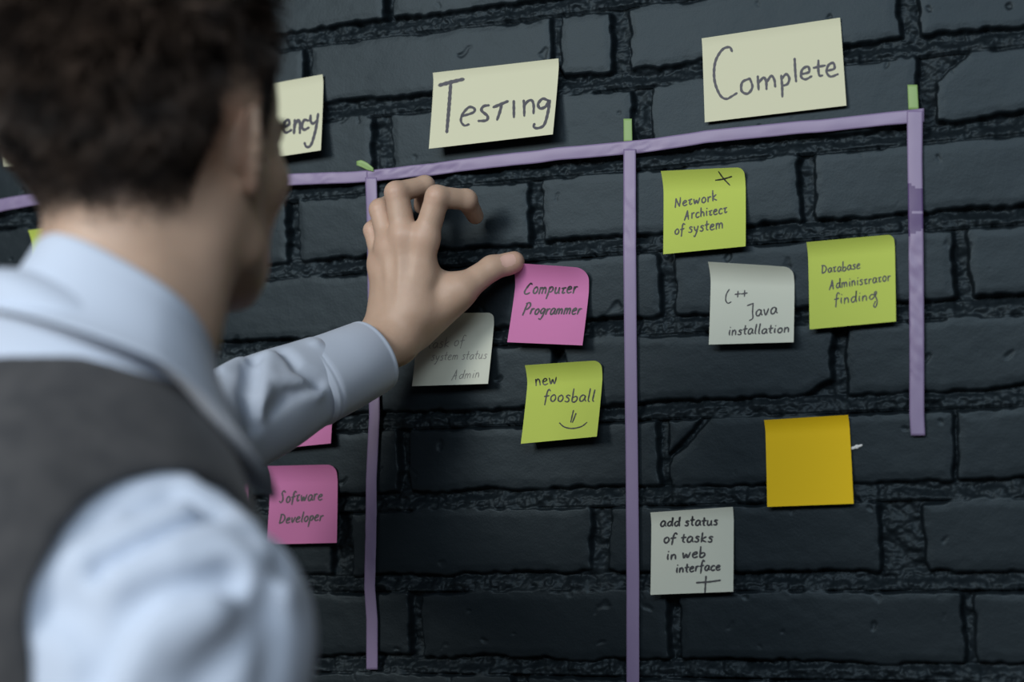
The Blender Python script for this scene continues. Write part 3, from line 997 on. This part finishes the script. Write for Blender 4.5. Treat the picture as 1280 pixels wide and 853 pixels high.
def head_ops():
    o = []
    e3 = lambda c, r, k=0.012, mode='u', R=HM: ell(h(*c), np.array(r) * 1e-3, R, k, mode)
    c3 = lambda a, b, ra, rb, k=0.012, mode='u': cone(h(*a), h(*b), ra * 1e-3, rb * 1e-3, k, mode)
    o.append(e3((0, -12, 46), (74, 95, 82)))
    o.append(e3((0, 18, 22), (66, 76, 70), .02))
    o.append(e3((0, -55, 14), (56, 46, 50), .03))
    o.append(e3((0, 45, -30), (57, 48, 66), .02))
    for s in (-1, 1):
        o.append(c3((s * 55, 8, -20), (s * 50, 14, -60), 15, 14, .02))
        o.append(c3((s * 50, 14, -60), (s * 16, 74, -92), 14, 14, .02))
        o.append(e3((s * 44, 55, -20), (18, 26, 18), .016))
        o.append(c3((s * 12, 90, 14), (s * 44, 76, 13), 8, 7, .012))
    o.append(e3((0, 75, -91), (21, 16, 14), .014))
    o.append(e3((0, 40, -80), (40, 42, 18), .025))
    o.append(e3((0, 74, -68), (30, 22, 22), .02))
    for s in (-1, 1):
        o.append(e3((s * 32, 98, -4), (17, 15, 12), .012, 's'))
        o.append(e3((s * 32, 78, -4), (13.5, 12.5, 12.5), .004))
        o.append(c3((s * 20, 88, 2), (s * 44, 83, 1), 3.2, 2.6, .004))
        o.append(c3((s * 21, 87, -9), (s * 43, 83, -9), 2.4, 2.2, .004))
    o.append(c3((0, 90, 2), (0, 112, -36), 7.5, 9, .012))
    for s in (-1, 1):
        o.append(e3((s * 11, 100, -40), (8, 9, 7), .006))
        o.append(e3((s * 6, 106, -47), (3.6, 5, 4), .003, 's'))
    o.append(e3((0, 95, -64), (24, 8, 5), .005)); o.append(e3((0, 93, -74), (20, 8.5, 5.5), .005))
    o.append(crease([h(-23, 94, -69), h(0, 103, -69), h(23, 94, -69)], .0022, -.0025))
    o.append(crease([h(0, 104, -52), h(0, 103, -60)], .003, -.0015))
    # neck
    o.append(cone(h(0, -20, -36), NC - nN * 0.012, 0.0530, 0.0530, .03))
    o.append(cone(NC - nN * 0.012, NB - tF * 0.002 - UP * 0.03, 0.0520, 0.056, .03))
    o.append(cone(h(0, -46, -34), NB - tF * 0.010, 0.026, 0.030, .02))
    for s in (-1, 1):
        o.append(cone(h(s * 48, -16, -38), NB + tF * 0.042 + tR * s * 0.022 - UP * 0.025, 0.014, 0.012, .028))
    # ears: flaring plate, rolled rim, lobe
    for s in (-1, 1):
        a = math.radians(33)
        er = hR * s * math.cos(a) + hF * math.sin(a)           # outwards normal of the ear plate
        ef = -hF * math.cos(a) + hR * s * math.sin(a)
        EM = np.stack([unit(er), unit(ef), hU])
        c = h(s * 79.5, -17, 1)
        def E(y, z, x=0.0):
            return c + EM[0] * x * 1e-3 + EM[1] * y * 1e-3 + hU * z * 1e-3
        ear = [ell(E(1, 3), (.0048, .0130, .0225), EM, .004), ell(E(-4, -20), (.0045, .0075, .0085), EM, .006)]
        rim = [(-10, 8), (-7, 19), (2, 25), (10, 21), (14, 11), (12.5, 0), (7.5, -11), (2, -19)]
        for (y0, z0), (y1, z1) in zip(rim[:-1], rim[1:]):
            ear.append(cone(E(y0, z0, 2.2), E(y1, z1, 2.2), .0031, .0030, .002))
        ear.append(cone(E(8, 9, 1.8), E(2, -11, 1.8), .0026, .0025, .003))
        ear.append(ell(E(-3, -2, 5), (.0050, .0060, .0085), EM, .003, 's'))
        ear.append(ell(E(-10, -5, 2.5), (.0035, .0040, .0055), EM, .003))
        ear.append(cone(h(s * 68, -10, 2), E(-5, 2, -3), .015, .009, .006))
        o.append(group(ear, .006))
    return o


def torso_ops(g):
    """torso without arms, g metres looser"""
    o = [ell(t(0, -12, -190), (.150 + g, .100 + g, .200 + g), TM, .03),
         ell(t(0, 0, -180), (.128 + g, .086 + g, .150 + g), TM, .05),
         ell(t(0, -2, -390), (.132 + g, .098 + g, .190 + g), TM, .05),
         ell(PEL + UP * 0.01, (.150 + g, .108 + g, .150 + g), TM, .06),
         cone(t(0, -20, -62), RS - tR * 0.045 + UP * 0.004 - tF * .012, .058 + g, .050 + g, .045),
         cone(t(0, -14, -62), LS + tR * 0.04 - UP * 0.02, .062 + g, .054 + g, .05),
         cone(t(0, -6, -18), RS - tR * 0.03 + UP * 0.028, .050 + g, .026 + g, .045),
         cone(t(0, -6, -18), LS + tR * 0.03 + UP * 0.02, .050 + g, .026 + g, .045),
         ell(t(70, -62, -150), (.075 + g, .040 + g, .105 + g), TM, .04),
         ell(t(-70, -62, -150), (.075 + g, .040 + g, .105 + g), TM, .04)]
    return o


def leg_pts(s):
    hip = PEL + tR * s * 0.085 - UP * 0.05
    knee = np.array([*(hip[:2] + tF[:2] * (0.035) + tR[:2] * s * 0.015), 0.50])
    ank = np.array([*(hip[:2] - tF[:2] * 0.01 + tR[:2] * s * 0.03), 0.09])
    toe = np.array([*(ank[:2] + tF[:2] * 0.17 + tR[:2] * s * 0.02), 0.035])
    return hip, knee, ank, toe


# ------------------------------------------------------------------ the man: meshes
M_SKIN = mat('skin', (0.56, 0.345, 0.245), 0.48, 0.4)
nn, ll, bb = nodes(M_SKIN)
bb.inputs['Subsurface Weight'].default_value = 0.12
bb.inputs['Subsurface Radius'].default_value = (0.9, 0.35, 0.2)
bb.inputs['Subsurface Scale'].default_value = 0.006
at_ = nn.new('ShaderNodeAttribute'); at_.attribute_name = 'scalp'
at2 = nn.new('ShaderNodeAttribute'); at2.attribute_name = 'rosy'
tc = nn.new('ShaderNodeTexCoord'); tn = nn.new('ShaderNodeTexNoise'); tn.inputs['Scale'].default_value = 45; tn.inputs['Detail'].default_value = 4
ll.new(tc.outputs['Object'], tn.inputs[0])
r_ = nn.new('ShaderNodeValToRGB')
r_.color_ramp.elements[0].position = .3; r_.color_ramp.elements[1].position = .7
r_.color_ramp.elements[0].color = (0.485, 0.335, 0.245, 1); r_.color_ramp.elements[1].color = (0.545, 0.380, 0.280, 1)
ll.new(tn.outputs[0], r_.inputs[0])
mx = nn.new('ShaderNodeMix'); mx.data_type = 'RGBA'
ll.new(at2.outputs['Fac'], mx.inputs[0]); ll.new(r_.outputs[0], mx.inputs[6]); mx.inputs[7].default_value = (0.62, 0.29, 0.22, 1)
mx2 = nn.new('ShaderNodeMix'); mx2.data_type = 'RGBA'
ll.new(at_.outputs['Fac'], mx2.inputs[0]); ll.new(mx.outputs[2], mx2.inputs[6]); mx2.inputs[7].default_value = (0.020, 0.014, 0.011, 1)
ll.new(mx2.outputs[2], bb.inputs['Base Color'])
add_bump(M_SKIN, 900.0, 0.22, 0.0006, 4.0)
add_bump(M_SKIN, 160.0, 0.12, 0.0012, 3.0)
M_HAIR = mat('dark_hair', (0.016, 0.011, 0.009), 0.42, 0.35)
vary(M_HAIR, (0.012, 0.009, 0.008), (0.085, 0.060, 0.046), 55.0)
M_SHIRT = mat('pale_blue_cotton', (0.54, 0.62, 0.745), 0.8, 0.2, Sheen_Weight=0.15)
add_bump(M_SHIRT, 1500.0, 0.05, 0.0003, 2.0)
M_VEST = mat('charcoal_wool', (0.050, 0.052, 0.056), 0.9, 0.15, Sheen_Weight=0.2)
vary(M_VEST, (0.044, 0.046, 0.050), (0.062, 0.063, 0.066), 55.0)
add_bump(M_VEST, 900.0, 0.25, 0.0005, 3.0)
M_TROUSER = mat('dark_trouser_cloth', (0.03, 0.032, 0.04), 0.85, 0.2)
M_SHOE = mat('brown_leather', (0.05, 0.025, 0.015), 0.35, 0.5)

person = bpy.data.objects.new('person', None)
C.objects.link(person)
person.location = (PEL[0], PEL[1], 0)
tag(person, 'person in charcoal vest and blue shirt, seen from behind, pressing a pink note', 'person')


def part(name, V, Q, m, parent=None):
    p = parent or person
    base = np.array([PEL[0], PEL[1], 0])
    return mesh(name, V - base, Q, m, p)


# body
lh, nail_c, nail_ax = left_hand()
body = head_ops() + torso_ops(-0.007) + [
    cone(LS, EL, .050, .040, .03), cone(EL, WR - unit(WR - EL) * 0.06, .041, .029, .02),
    cone(RS, RE, .052, .041, .03), cone(RE, RW, .041, .025, .02)] + lh + right_hand()
for s in (-1, 1):
    hip, knee, ank, toe = leg_pts(s)
    body += [cone(hip, knee, .082, .056, .04), cone(knee, ank, .055, .036, .03), cone(ank, toe - UP * 0.004, .034, .024, .02), cone(ank - tF * 0.02 - UP * 0.045, toe - UP * 0.004, .030, .026, .02)]
hpts = np.array([hd(*x) for f in FING.values() for x in f] + [hd(*x) for x in THUMB] + [WR])
flo, fhi = hpts.min(0) - 0.014, hpts.max(0) + 0.014
xs = rng_axis(-0.98, -0.30, 0.0027, (flo[0], fhi[0], 0.0011))
ys = rng_axis(-1.02, 0.02, 0.0027, (flo[1], fhi[1], 0.0012))
zs = np.concatenate([np.arange(-0.02, 1.25, 0.006), rng_axis(1.25, 1.80, 0.0027, (flo[2], fhi[2], 0.0011))])
bV, bQ = polygonise(body, xs, ys, zs, smooth=1)
bV, bQ = clean(bV, bQ)
hl = (bV - H) @ HM.T * 1000.0
body_o = part('body', bV, bQ, M_SKIN)


def hairline(q):
    """signed height in mm above the hairline, head coordinates"""
    x, y, z = q[:, 0], q[:, 1], q[:, 2]
    ky = [-140, -84, -60, -49, -43, -34, -20, 6, 9, 20, 24, 40, 62, 80, 120]
    kz = [-43, -43, -43, -38, -6, 28, 34, 34, -2, -4, 20, 40, 58, 66, 70]
    return z - np.interp(y, ky, kz)


hm = hairline(hl) + 4 * noise3(hl * 0.07, 3) + 2 * noise3(hl * 0.25, 4)
dist_head = np.sqrt((hl[:, 0] / 79) ** 2 + ((hl[:, 1] + 12) / 100) ** 2 + ((hl[:, 2] - 46) / 88) ** 2)
near = (np.abs(hl[:, 0]) < 84) & (np.abs(hl[:, 1]) < 125) & (hl[:, 2] > -62) & (hl[:, 2] < 150)
earm = (np.abs(hl[:, 0]) > 70.5) & (hl[:, 1] > -46) & (hl[:, 1] < 8) & (hl[:, 2] < 37) & (hl[:, 2] > -45)
scalp = np.where(near & ~earm, sstep(-8, 36, hm) * 0.92, 0)
me = body_o.data
a_ = me.attributes.new('scalp', 'FLOAT', 'POINT'); a_.data.foreach_set('value', scalp.astype(np.float32))
rosy = np.where(earm & near, 0.15, 0.0)
for f in FING:
    for j, r in ((0, .012), (1, .010), (3, .012)):
        rosy = np.maximum(rosy, 0.12 * np.exp(-(np.linalg.norm(bV - hd(*FING[f][j]) - np.array([0, -.008, 0]), axis=1) / r) ** 2))
rosy = np.maximum(rosy, 0.35 * np.exp(-(np.linalg.norm(bV - hd(*THUMB[3]), axis=1) / .012) ** 2))
lips = (np.abs(hl[:, 0]) < 21) & (hl[:, 2] < -61) & (hl[:, 2] > -78) & (hl[:, 1] > 92) & (hl[:, 1] < 125)
rosy = np.where(lips, 0.5, rosy)
a_ = me.attributes.new('rosy', 'FLOAT', 'POINT'); a_.data.foreach_set('value', rosy.astype(np.float32))
M_NAIL = mat('thumb_nail', (0.66, 0.43, 0.36), 0.28, 0.5)
me.materials.append(M_NAIL)
fc = bV[bQ].mean(1) - nail_c
u_ = fc @ nail_ax[0] / 0.0073; v_ = fc @ nail_ax[1] / 0.0061
mi = ((np.abs(u_) < 1.0) & (np.abs(v_) < 1.0) & (np.abs(u_) ** 3 + np.abs(v_) ** 3 < 1.0) & (fc[:, 1] < 0.004)).astype(np.int32)
me.polygons.foreach_set('material_index', mi)

# hair: short strands rooted on the skull
tri = bQ
ctr = bV[tri].mean(1)
q_ = (ctr - H) @ HM.T * 1000
hm_f = hairline(q_) + 4 * noise3(q_ * 0.07, 3) + 2 * noise3(q_ * 0.25, 4)
earf = (np.abs(q_[:, 0]) > 70.5) & (q_[:, 1] > -46) & (q_[:, 1] < 8) & (q_[:, 2] < 37)
nearf = (np.abs(q_[:, 0]) < 84) & (np.abs(q_[:, 1]) < 125) & (q_[:, 2] > -62)
e1 = bV[tri[:, 2]] - bV[tri[:, 0]]; e2 = bV[tri[:, 3]] - bV[tri[:, 1]]
fn = np.cross(e1, e2); ar = np.linalg.norm(fn, axis=1) / 2; fn /= (2 * ar[:, None] + 1e-12)
outw = ((ctr - H - hU * 0.03) * fn).sum(1)
fn[outw < 0] *= -1
pr = np.where(nearf & ~earf, sstep(-8, 42, hm_f), 0) * ar
NS = 34000
pick = rng.choice(len(tri), NS, p=pr / pr.sum())
wts = rng.dirichlet((1, 1, 1, 1), NS)
root = (bV[tri[pick]] * wts[:, :, None]).sum(1)
nrm = fn[pick]
ql = (root - H) @ HM.T * 1000
zz = ql[:, 2]; yy = ql[:, 1]
hmr = hm_f[pick]
L = np.interp(hmr, [-5, 10, 40, 75, 110], [1.5, 3.5, 8, 20, 40]) * rng.uniform(.7, 1.2, NS)
top = sstep(70, 125, zz)
flow = -hU[None] * (1 - top)[:, None] + hF[None] * (top * 0.9)[:, None] + hR[None] * (0.35 * top)[:, None]
flow = flow - hF[None] * (0.25 * (1 - top) * (yy < 0))[:, None]
cl = np.stack([noise3(ql * 0.045, 11) + .6 * noise3(ql * 0.11, 15), noise3(ql * 0.045, 12) + .6 * noise3(ql * 0.11, 16), noise3(ql * 0.045, 13) + .6 * noise3(ql * 0.11, 17)], 1)
amp = np.interp(hmr, [0, 30, 80], [0.25, 0.7, 1.15])
flow = flow + cl * amp[:, None] + rng.normal(0, .16, (NS, 3))
flow = flow - (flow * nrm).sum(1)[:, None] * nrm
flow /= np.linalg.norm(flow, axis=1)[:, None] + 1e-9
lift = np.interp(hmr, [0, 25, 60, 110], [0.30, 0.38, 0.6, 0.9]) * rng.uniform(.6, 1.3, NS)
SEG = 5
pts = np.zeros((NS, SEG, 3))
cur = root - nrm * 0.0006
cl2 = rng.normal(0, 1, (NS, 3)) * .12
for k in range(SEG):
    pts[:, k] = cur
    d = flow * (0.45 + 0.75 * k / SEG) + nrm * (lift * (1.25 - 1.15 * k / SEG))[:, None] + cl2 * k / SEG
    d /= np.linalg.norm(d, axis=1)[:, None]
    cur = cur + d * (L / 1000 / (SEG - 1))[:, None]
tan = np.gradient(pts, axis=1); tan /= np.linalg.norm(tan, axis=2)[..., None] + 1e-12
sd1 = np.cross(tan, nrm[:, None] + 0.01); sd1 /= np.linalg.norm(sd1, axis=2)[..., None] + 1e-9
sd2 = np.cross(tan, sd1)
rad = np.array([1.0, 1.0, .9, .65, .15])[None, :, None] * np.interp(hmr, [0, 40, 100], [.00028, .00050, .00060])[:, None, None]
ring = [pts + rad * (math.cos(a) * sd1 + math.sin(a) * sd2) for a in (0, 2.094, 4.189)]
hv = np.stack(ring, 2)                                   # NS, SEG, 3, 3
hvf = hv.reshape(-1, 3)
base = (np.arange(NS) * SEG * 3)[:, None, None] + (np.arange(SEG - 1) * 3)[None, :, None]
kk = np.arange(3)[None, None]
k2 = (kk + 1) % 3
hq = np.stack(np.broadcast_arrays(base + kk, base + k2, base + 3 + k2, base + 3 + kk), -1).reshape(-1, 4)
part('hair', hvf, hq, M_HAIR)['label'] = 'short dark brown tousled hair'
# eyes: white ball, iris, pupil
M_EYE = mat('eye_white', (0.75, 0.72, 0.68), 0.15)
M_IRIS = mat('brown_iris', (0.05, 0.025, 0.012), 0.12)
for s in (-1, 1):
    c_ = h(s * 32, 79.5, -4)
    bm = bmesh.new(); bmesh.ops.create_uvsphere(bm, u_segments=32, v_segments=24, radius=0.0122)
    me = bpy.data.meshes.new('eye'); bm.to_mesh(me); bm.free()
    co = np.zeros(len(me.vertices) * 3); me.vertices.foreach_get('co', co); co = co.reshape(-1, 3)
    fz = np.array([co[list(p.vertices), 2].mean() for p in me.polygons])
    co = co[:, 0:1] * hR + co[:, 1:2] * hU + co[:, 2:3] * hF + c_ - np.array([PEL[0], PEL[1], 0])
    me.vertices.foreach_set('co', co.ravel())
    me.materials.append(M_EYE); me.materials.append(M_IRIS)
    me.polygons.foreach_set('material_index', (fz > 0.0107).astype(np.int32)); me.polygons.foreach_set('use_smooth', np.full(len(me.polygons), True))
    o = bpy.data.objects.new('eye', me); C.objects.link(o); o.parent = person
# eyebrows: short strands on the brow ridge
bl = (bV - H) @ HM.T * 1000
bsel = np.nonzero((np.abs(bl[:, 0]) > 13) & (np.abs(bl[:, 0]) < 50) & (bl[:, 1] > 60) & (np.abs(bl[:, 2] - 15 - 3 * np.sin((np.abs(bl[:, 0]) - 13) / 12)) < 3.2) & (bl[:, 1] < 125))[0]
for sd_ in (-1, 1):
    bs = bsel[np.sign(bl[bsel, 0]) == sd_]
    eb = bV[rng.choice(bs, 350)]; ebl = (eb - H) @ HM.T
    d = np.sign(ebl[:, 0])[:, None] * hR + 0.35 * hU + rng.normal(0, .15, eb.shape)
    tip = eb + d * 0.006 + hF * 0.0008 - hF * (np.abs(ebl[:, 0]) * 0.06)[:, None]
    sv = np.stack([eb - hU * .0003, eb + hU * .0003, eb + hF * .0005, tip], 1).reshape(-1, 3)
    i = np.arange(350)[:, None] * 4
    part('eyebrow', sv, np.concatenate([i + np.array([[0, 1, 3]]), i + np.array([[1, 2, 3]]), i + np.array([[2, 0, 3]])]), M_HAIR)

# shirt
fa = unit(WR - EL)
dn = UP * 0.006
CU0 = WR - fa * 0.094 - dn * .7; CU1 = WR - fa * 0.020 - dn
shirt = [o for i, o in enumerate(torso_ops(0.004)) if i != 3]
shirt.append(ell(NC - nN * 0.047 - tF * 0.004, (.082, .084, .032), np.stack([tR, nE, nN]), .03))
slR = [ell(RS + tR * 0.004 + tF * 0.010, (.062, .066, .060), TM, .02), cone(RS + tR * 0.010 - UP * 0.028, RE + tR * .004, .072, .067, .03), cone(RE, RW - unit(RW - RE) * 0.03, .060, .044, .02)]
slL = [cone(LS, EL, .062, .052, .03), cone(EL, CU0 + fa * .004, .052, .0400, .02)]
shirt += slR + slL
sh0 = list(shirt)


def p_(x, y, d):
    # where the line of sight meets the cloth
    s = d - 0.16
    v = ray(x, y)
    for _ in range(40):
        q = CAM + v * s
        e = evaluate(sh0, q[None], q, 0.0)[0]
        s += min(e, 0.05) * 0.8
        if e < 0.0004 or s > d + 0.25:
            break
    return CAM + v * s


fold = [  # (points px, depth, width, amount)
    ([(128, 850), (150, 782), (205, 742), (285, 722)], .822, .011, -.012),
    ([(60, 760), (95, 770), (118, 815), (112, 853)], .822, .010, -.006),
    ([(150, 850), (190, 790), (260, 765)], .815, .016, .007),
    ([(105, 700), (160, 672), (235, 640)], .825, .010, .006),
    ([(150, 720), (215, 690), (300, 660)], .815, .010, .006),
    ([(128, 712), (185, 682), (268, 650)], .82, .008, -.006),
    ([(180, 640), (215, 628), (252, 640)], .83, .008, -.005),
    ([(240, 615), (290, 640), (330, 690)], .82, .010, .004),
    ([(262, 612), (310, 650), (350, 720)], .83, .008, -.004),
    ([(200, 742), (290, 700), (350, 735)], .815, .014, .005),
    ([(330, 720), (345, 790), (340, 853)], .82, .010, -.004),
    ([(250, 853), (300, 790), (340, 760)], .815, .012, -.003),
]
for pts_, d_, w_, a_m in fold:
    shirt.append(crease([p_(x, y, d_) for x, y in pts_], w_ * .85, a_m * 2.1))
foldL = [
    ([(318, 452), (312, 490), (316, 530)], 1.33, .009, -.010),
    ([(336, 446), (330, 485), (322, 520)], 1.335, .008, .006),
    ([(352, 440), (372, 462), (398, 478)], 1.39, .007, -.0045),
    ([(338, 512), (362, 492), (395, 484)], 1.38, .007, -.004),
    ([(345, 475), (375, 480), (398, 492)], 1.375, .007, .004),
    ([(280, 462), (300, 452), (318, 455)], 1.32, .008, .004),
    ([(345, 430), (375, 425), (396, 430)], 1.42, .006, .003),
]
for pts_, d_, w_, a_m in foldL:
    shirt.append(crease([p_(x, y, d_) for x, y in pts_], w_ * .9, a_m * 1.35))
shirt.append(wobble(EL, .30, 16, .0028, 71))
shirt.append(wobble(RS - UP * 0.1, .30, 13, .0035, 81, np.stack([tR * 1.0, tF * 1.4, UP * .55])))
shirt.append(cone(NC + nN * 0.022, NC + nN * 0.14, .058, .058, .006, 's'))
xs = rng_axis(-0.98, -0.30, 0.0032, (-.80, -.62, .0019)); ys = rng_axis(-1.02, 0.0, 0.0032, (-.32, -.06, .0020)); zs = rng_axis(0.86, 1.66, 0.0032, (1.44, 1.58, .0019))
V, Q = clean(*polygonise(shirt, xs, ys, zs, smooth=2))
shirt_o = part('shirt', V, Q, M_SHIRT)
shirt_o['label'] = 'light blue shirt'


def tube(path, radii, closed_sections, nseg=48, squash=1.0):
    pass


# cuff: a rolled-edge open band round the left wrist, button side away
def cuff(name, a, b, ra, rb, ref, parent, flat=0.88):
    ax_ = unit(b - a); L_ = np.linalg.norm(b - a)
    s1 = unit(ref - ax_ * (ref @ ax_)); s2 = np.cross(ax_, s1)
    prof = [(-.004, -.0012), (0.0, 0.0014), (.002, .0022), (.004, .0014), (.0045, .0020), (.010, .0022), (L_ * .5, .0026), (L_ - .006, .0022), (L_ - .0045, .0014), (L_ - .003, .0021), (L_ - .0005, .0018), (L_ + .0005, .0004), (L_ - .0005, -.0010), (L_ - .02, -.0012), (L_ - .04, -.0012), (0.004, -.0014)]
    n = 96
    ph = np.linspace(0, 2 * np.pi, n, endpoint=False)
    Vs = []
    for s, o in prof:
        r = ra + (rb - ra) * s / L_ + o + 0.0006 * np.sin(3 * ph + s * 90)
        Vs.append(a + ax_ * s + s1 * (np.cos(ph) * r)[:, None] + s2 * (np.sin(ph) * r * flat)[:, None])
    Vs = np.stack(Vs, 0).reshape(-1, 3)
    m_ = len(prof)
    i, j = np.meshgrid(np.arange(m_ - 1), np.arange(n), indexing='ij')
    f = np.stack([i * n + j, i * n + (j + 1) % n, (i + 1) * n + (j + 1) % n, (i + 1) * n + j], -1).reshape(-1, 4)
    o = mesh(name, Vs - np.array([PEL[0], PEL[1], 0]), f, M_SHIRT, parent)
    return o


wac = unit(hd(*CARP['index']) - hd(*CARP['little']))
cuff('cuff', CU0, CU1, .0425, .0370, wac, shirt_o)
fr_ = unit(RW - RE)
cuff('cuff', RW - fr_ * .065, RW - fr_ * .002, .042, .037, tF, shirt_o)

# collar: stand, fold and falling leaf swept round the neck
nphi, prof_n = 120, 0
ph = np.linspace(math.radians(12), math.radians(348), nphi)           # 0 = front
Vs = []
r0 = 0.0625
for p in ph:
    fr = math.cos(p); rt = math.sin(p)
    e = nE * fr + tR * rt
    frontness = max(0, fr) ** 2
    leaf = 0.064 + 0.022 * sstep(0.0, 1.0, fr)
    drop = 0.010 * frontness
    stand = 0.036 - 0.006 * frontness
    wv = 0.0012 * math.sin(p * 5 + 1)
    top = NC + e * (r0 + wv) - nN * drop
    outd = unit(e * (0.46 + 0.26 * frontness - 0.34 * max(0, -fr)) - (nN * (0.5 + 0.25 * frontness) + UP * (0.5 - .5 * frontness)) * 0.9)
    sec = [top - nN * stand - e * .001, top - nN * stand * .5, top - nN * .002 - e * 0.0002, top + nN * .0012 + e * .0015, top + e * .0042 - nN * 0.0002,
           top + e * .0052 - nN * .004]
    st = sec[-1]
    for q in np.linspace(0.12, 1, 9):
        bend = unit(outd + e * 0.35 * q * q)
        sec.append(st + bend * leaf * q + e * 0.002 * math.sin(q * 3.1))
    tip = sec[-1]
    sec.append(tip - outd * .0004 - e * .0018)
    for q in (0.8, 0.5, 0.2):
        sec.append(st + outd * leaf * q - e * .0022)
    Vs.append(sec)
Vs = np.array(Vs)
prof_n = Vs.shape[1]
cv = Vs.reshape(-1, 3)
collar = mesh('collar', cv - np.array([PEL[0], PEL[1], 0]), grid_faces(nphi, prof_n), M_SHIRT, shirt_o)

# vest
vest = torso_ops(0.011)
vest.append(cone(RS - tR * 0.010, RS + tR * 0.3, .079, .095, .006, 's'))
vest.append(cone(LS + tR * 0.010, LS - tR * 0.3, .079, .095, .006, 's'))
vest.append(ell(NC - nN * 0.040 - tF * 0.006, (.082, .090, .074), np.stack([tR, nE, nN]), .006, 's'))
vest.append(cone(t(0, 120, -20), t(0, 150, -260), .085, .012, .008, 's'))
vest.append(half([PEL[0], PEL[1], .93], -UP))
vest.append(wobble(t(0, -80, -250), .35, 9, .004, 91, np.stack([tR, tF, UP * 1.6])))
V, Q = clean(*polygonise(vest, rng_axis(-0.95, -0.30, 0.0034), rng_axis(-1.0, -0.28, 0.0034), rng_axis(0.90, 1.62, 0.0034), smooth=1))
vest_o = part('vest', V, Q, M_VEST)
vest_o['label'] = 'charcoal grey wool vest'
M_BTN = mat('dark_button', (0.02, 0.02, 0.022), 0.3)

# trousers and shoes
tro = [ell(PEL + UP * 0.01, (.158, .116, .13), TM, .03)]
for s in (-1, 1):
    hip, knee, ank, toe = leg_pts(s)
    tro += [cone(hip, knee, .094, .072, .035), cone(knee, ank, .072, .058, .02)]
tro.append(half([PEL[0], PEL[1], 1.03], UP, .004))
tro.append(half([PEL[0], PEL[1], .055], -UP, .004))
V, Q = clean(*polygonise(tro, rng_axis(-0.95, -0.40, 0.006), rng_axis(-1.0, -0.35, 0.006), rng_axis(0.02, 1.1, 0.006), smooth=2))
part('trousers', V, Q, M_TROUSER)
for s in (-1, 1):
    hip, knee, ank, toe = leg_pts(s)
    heel = np.array([*(ank[:2] - tF[:2] * 0.045), 0.045]); tip = np.array([*toe[:2], 0.034]) + tF * 0.035
    sh = [cone(heel, tip, .040, .033, .02), cone(ank - UP * 0.01, (ank + tip) / 2 - UP * .01, .043, .036, .03), ell((heel + tip) / 2 * np.array([1, 1, 0]) + UP * 0.02, (.05, .15, .022), TM, .02), half([0, 0, 0.001], -UP, .003)]
    c_ = (heel + tip) / 2
    V, Q = clean(*polygonise(sh, rng_axis(c_[0] - .2, c_[0] + .2, .005), rng_axis(c_[1] - .2, c_[1] + .2, .005), rng_axis(-.02, .16, .004), smooth=1))
    part('shoe', V, Q, M_SHOE)
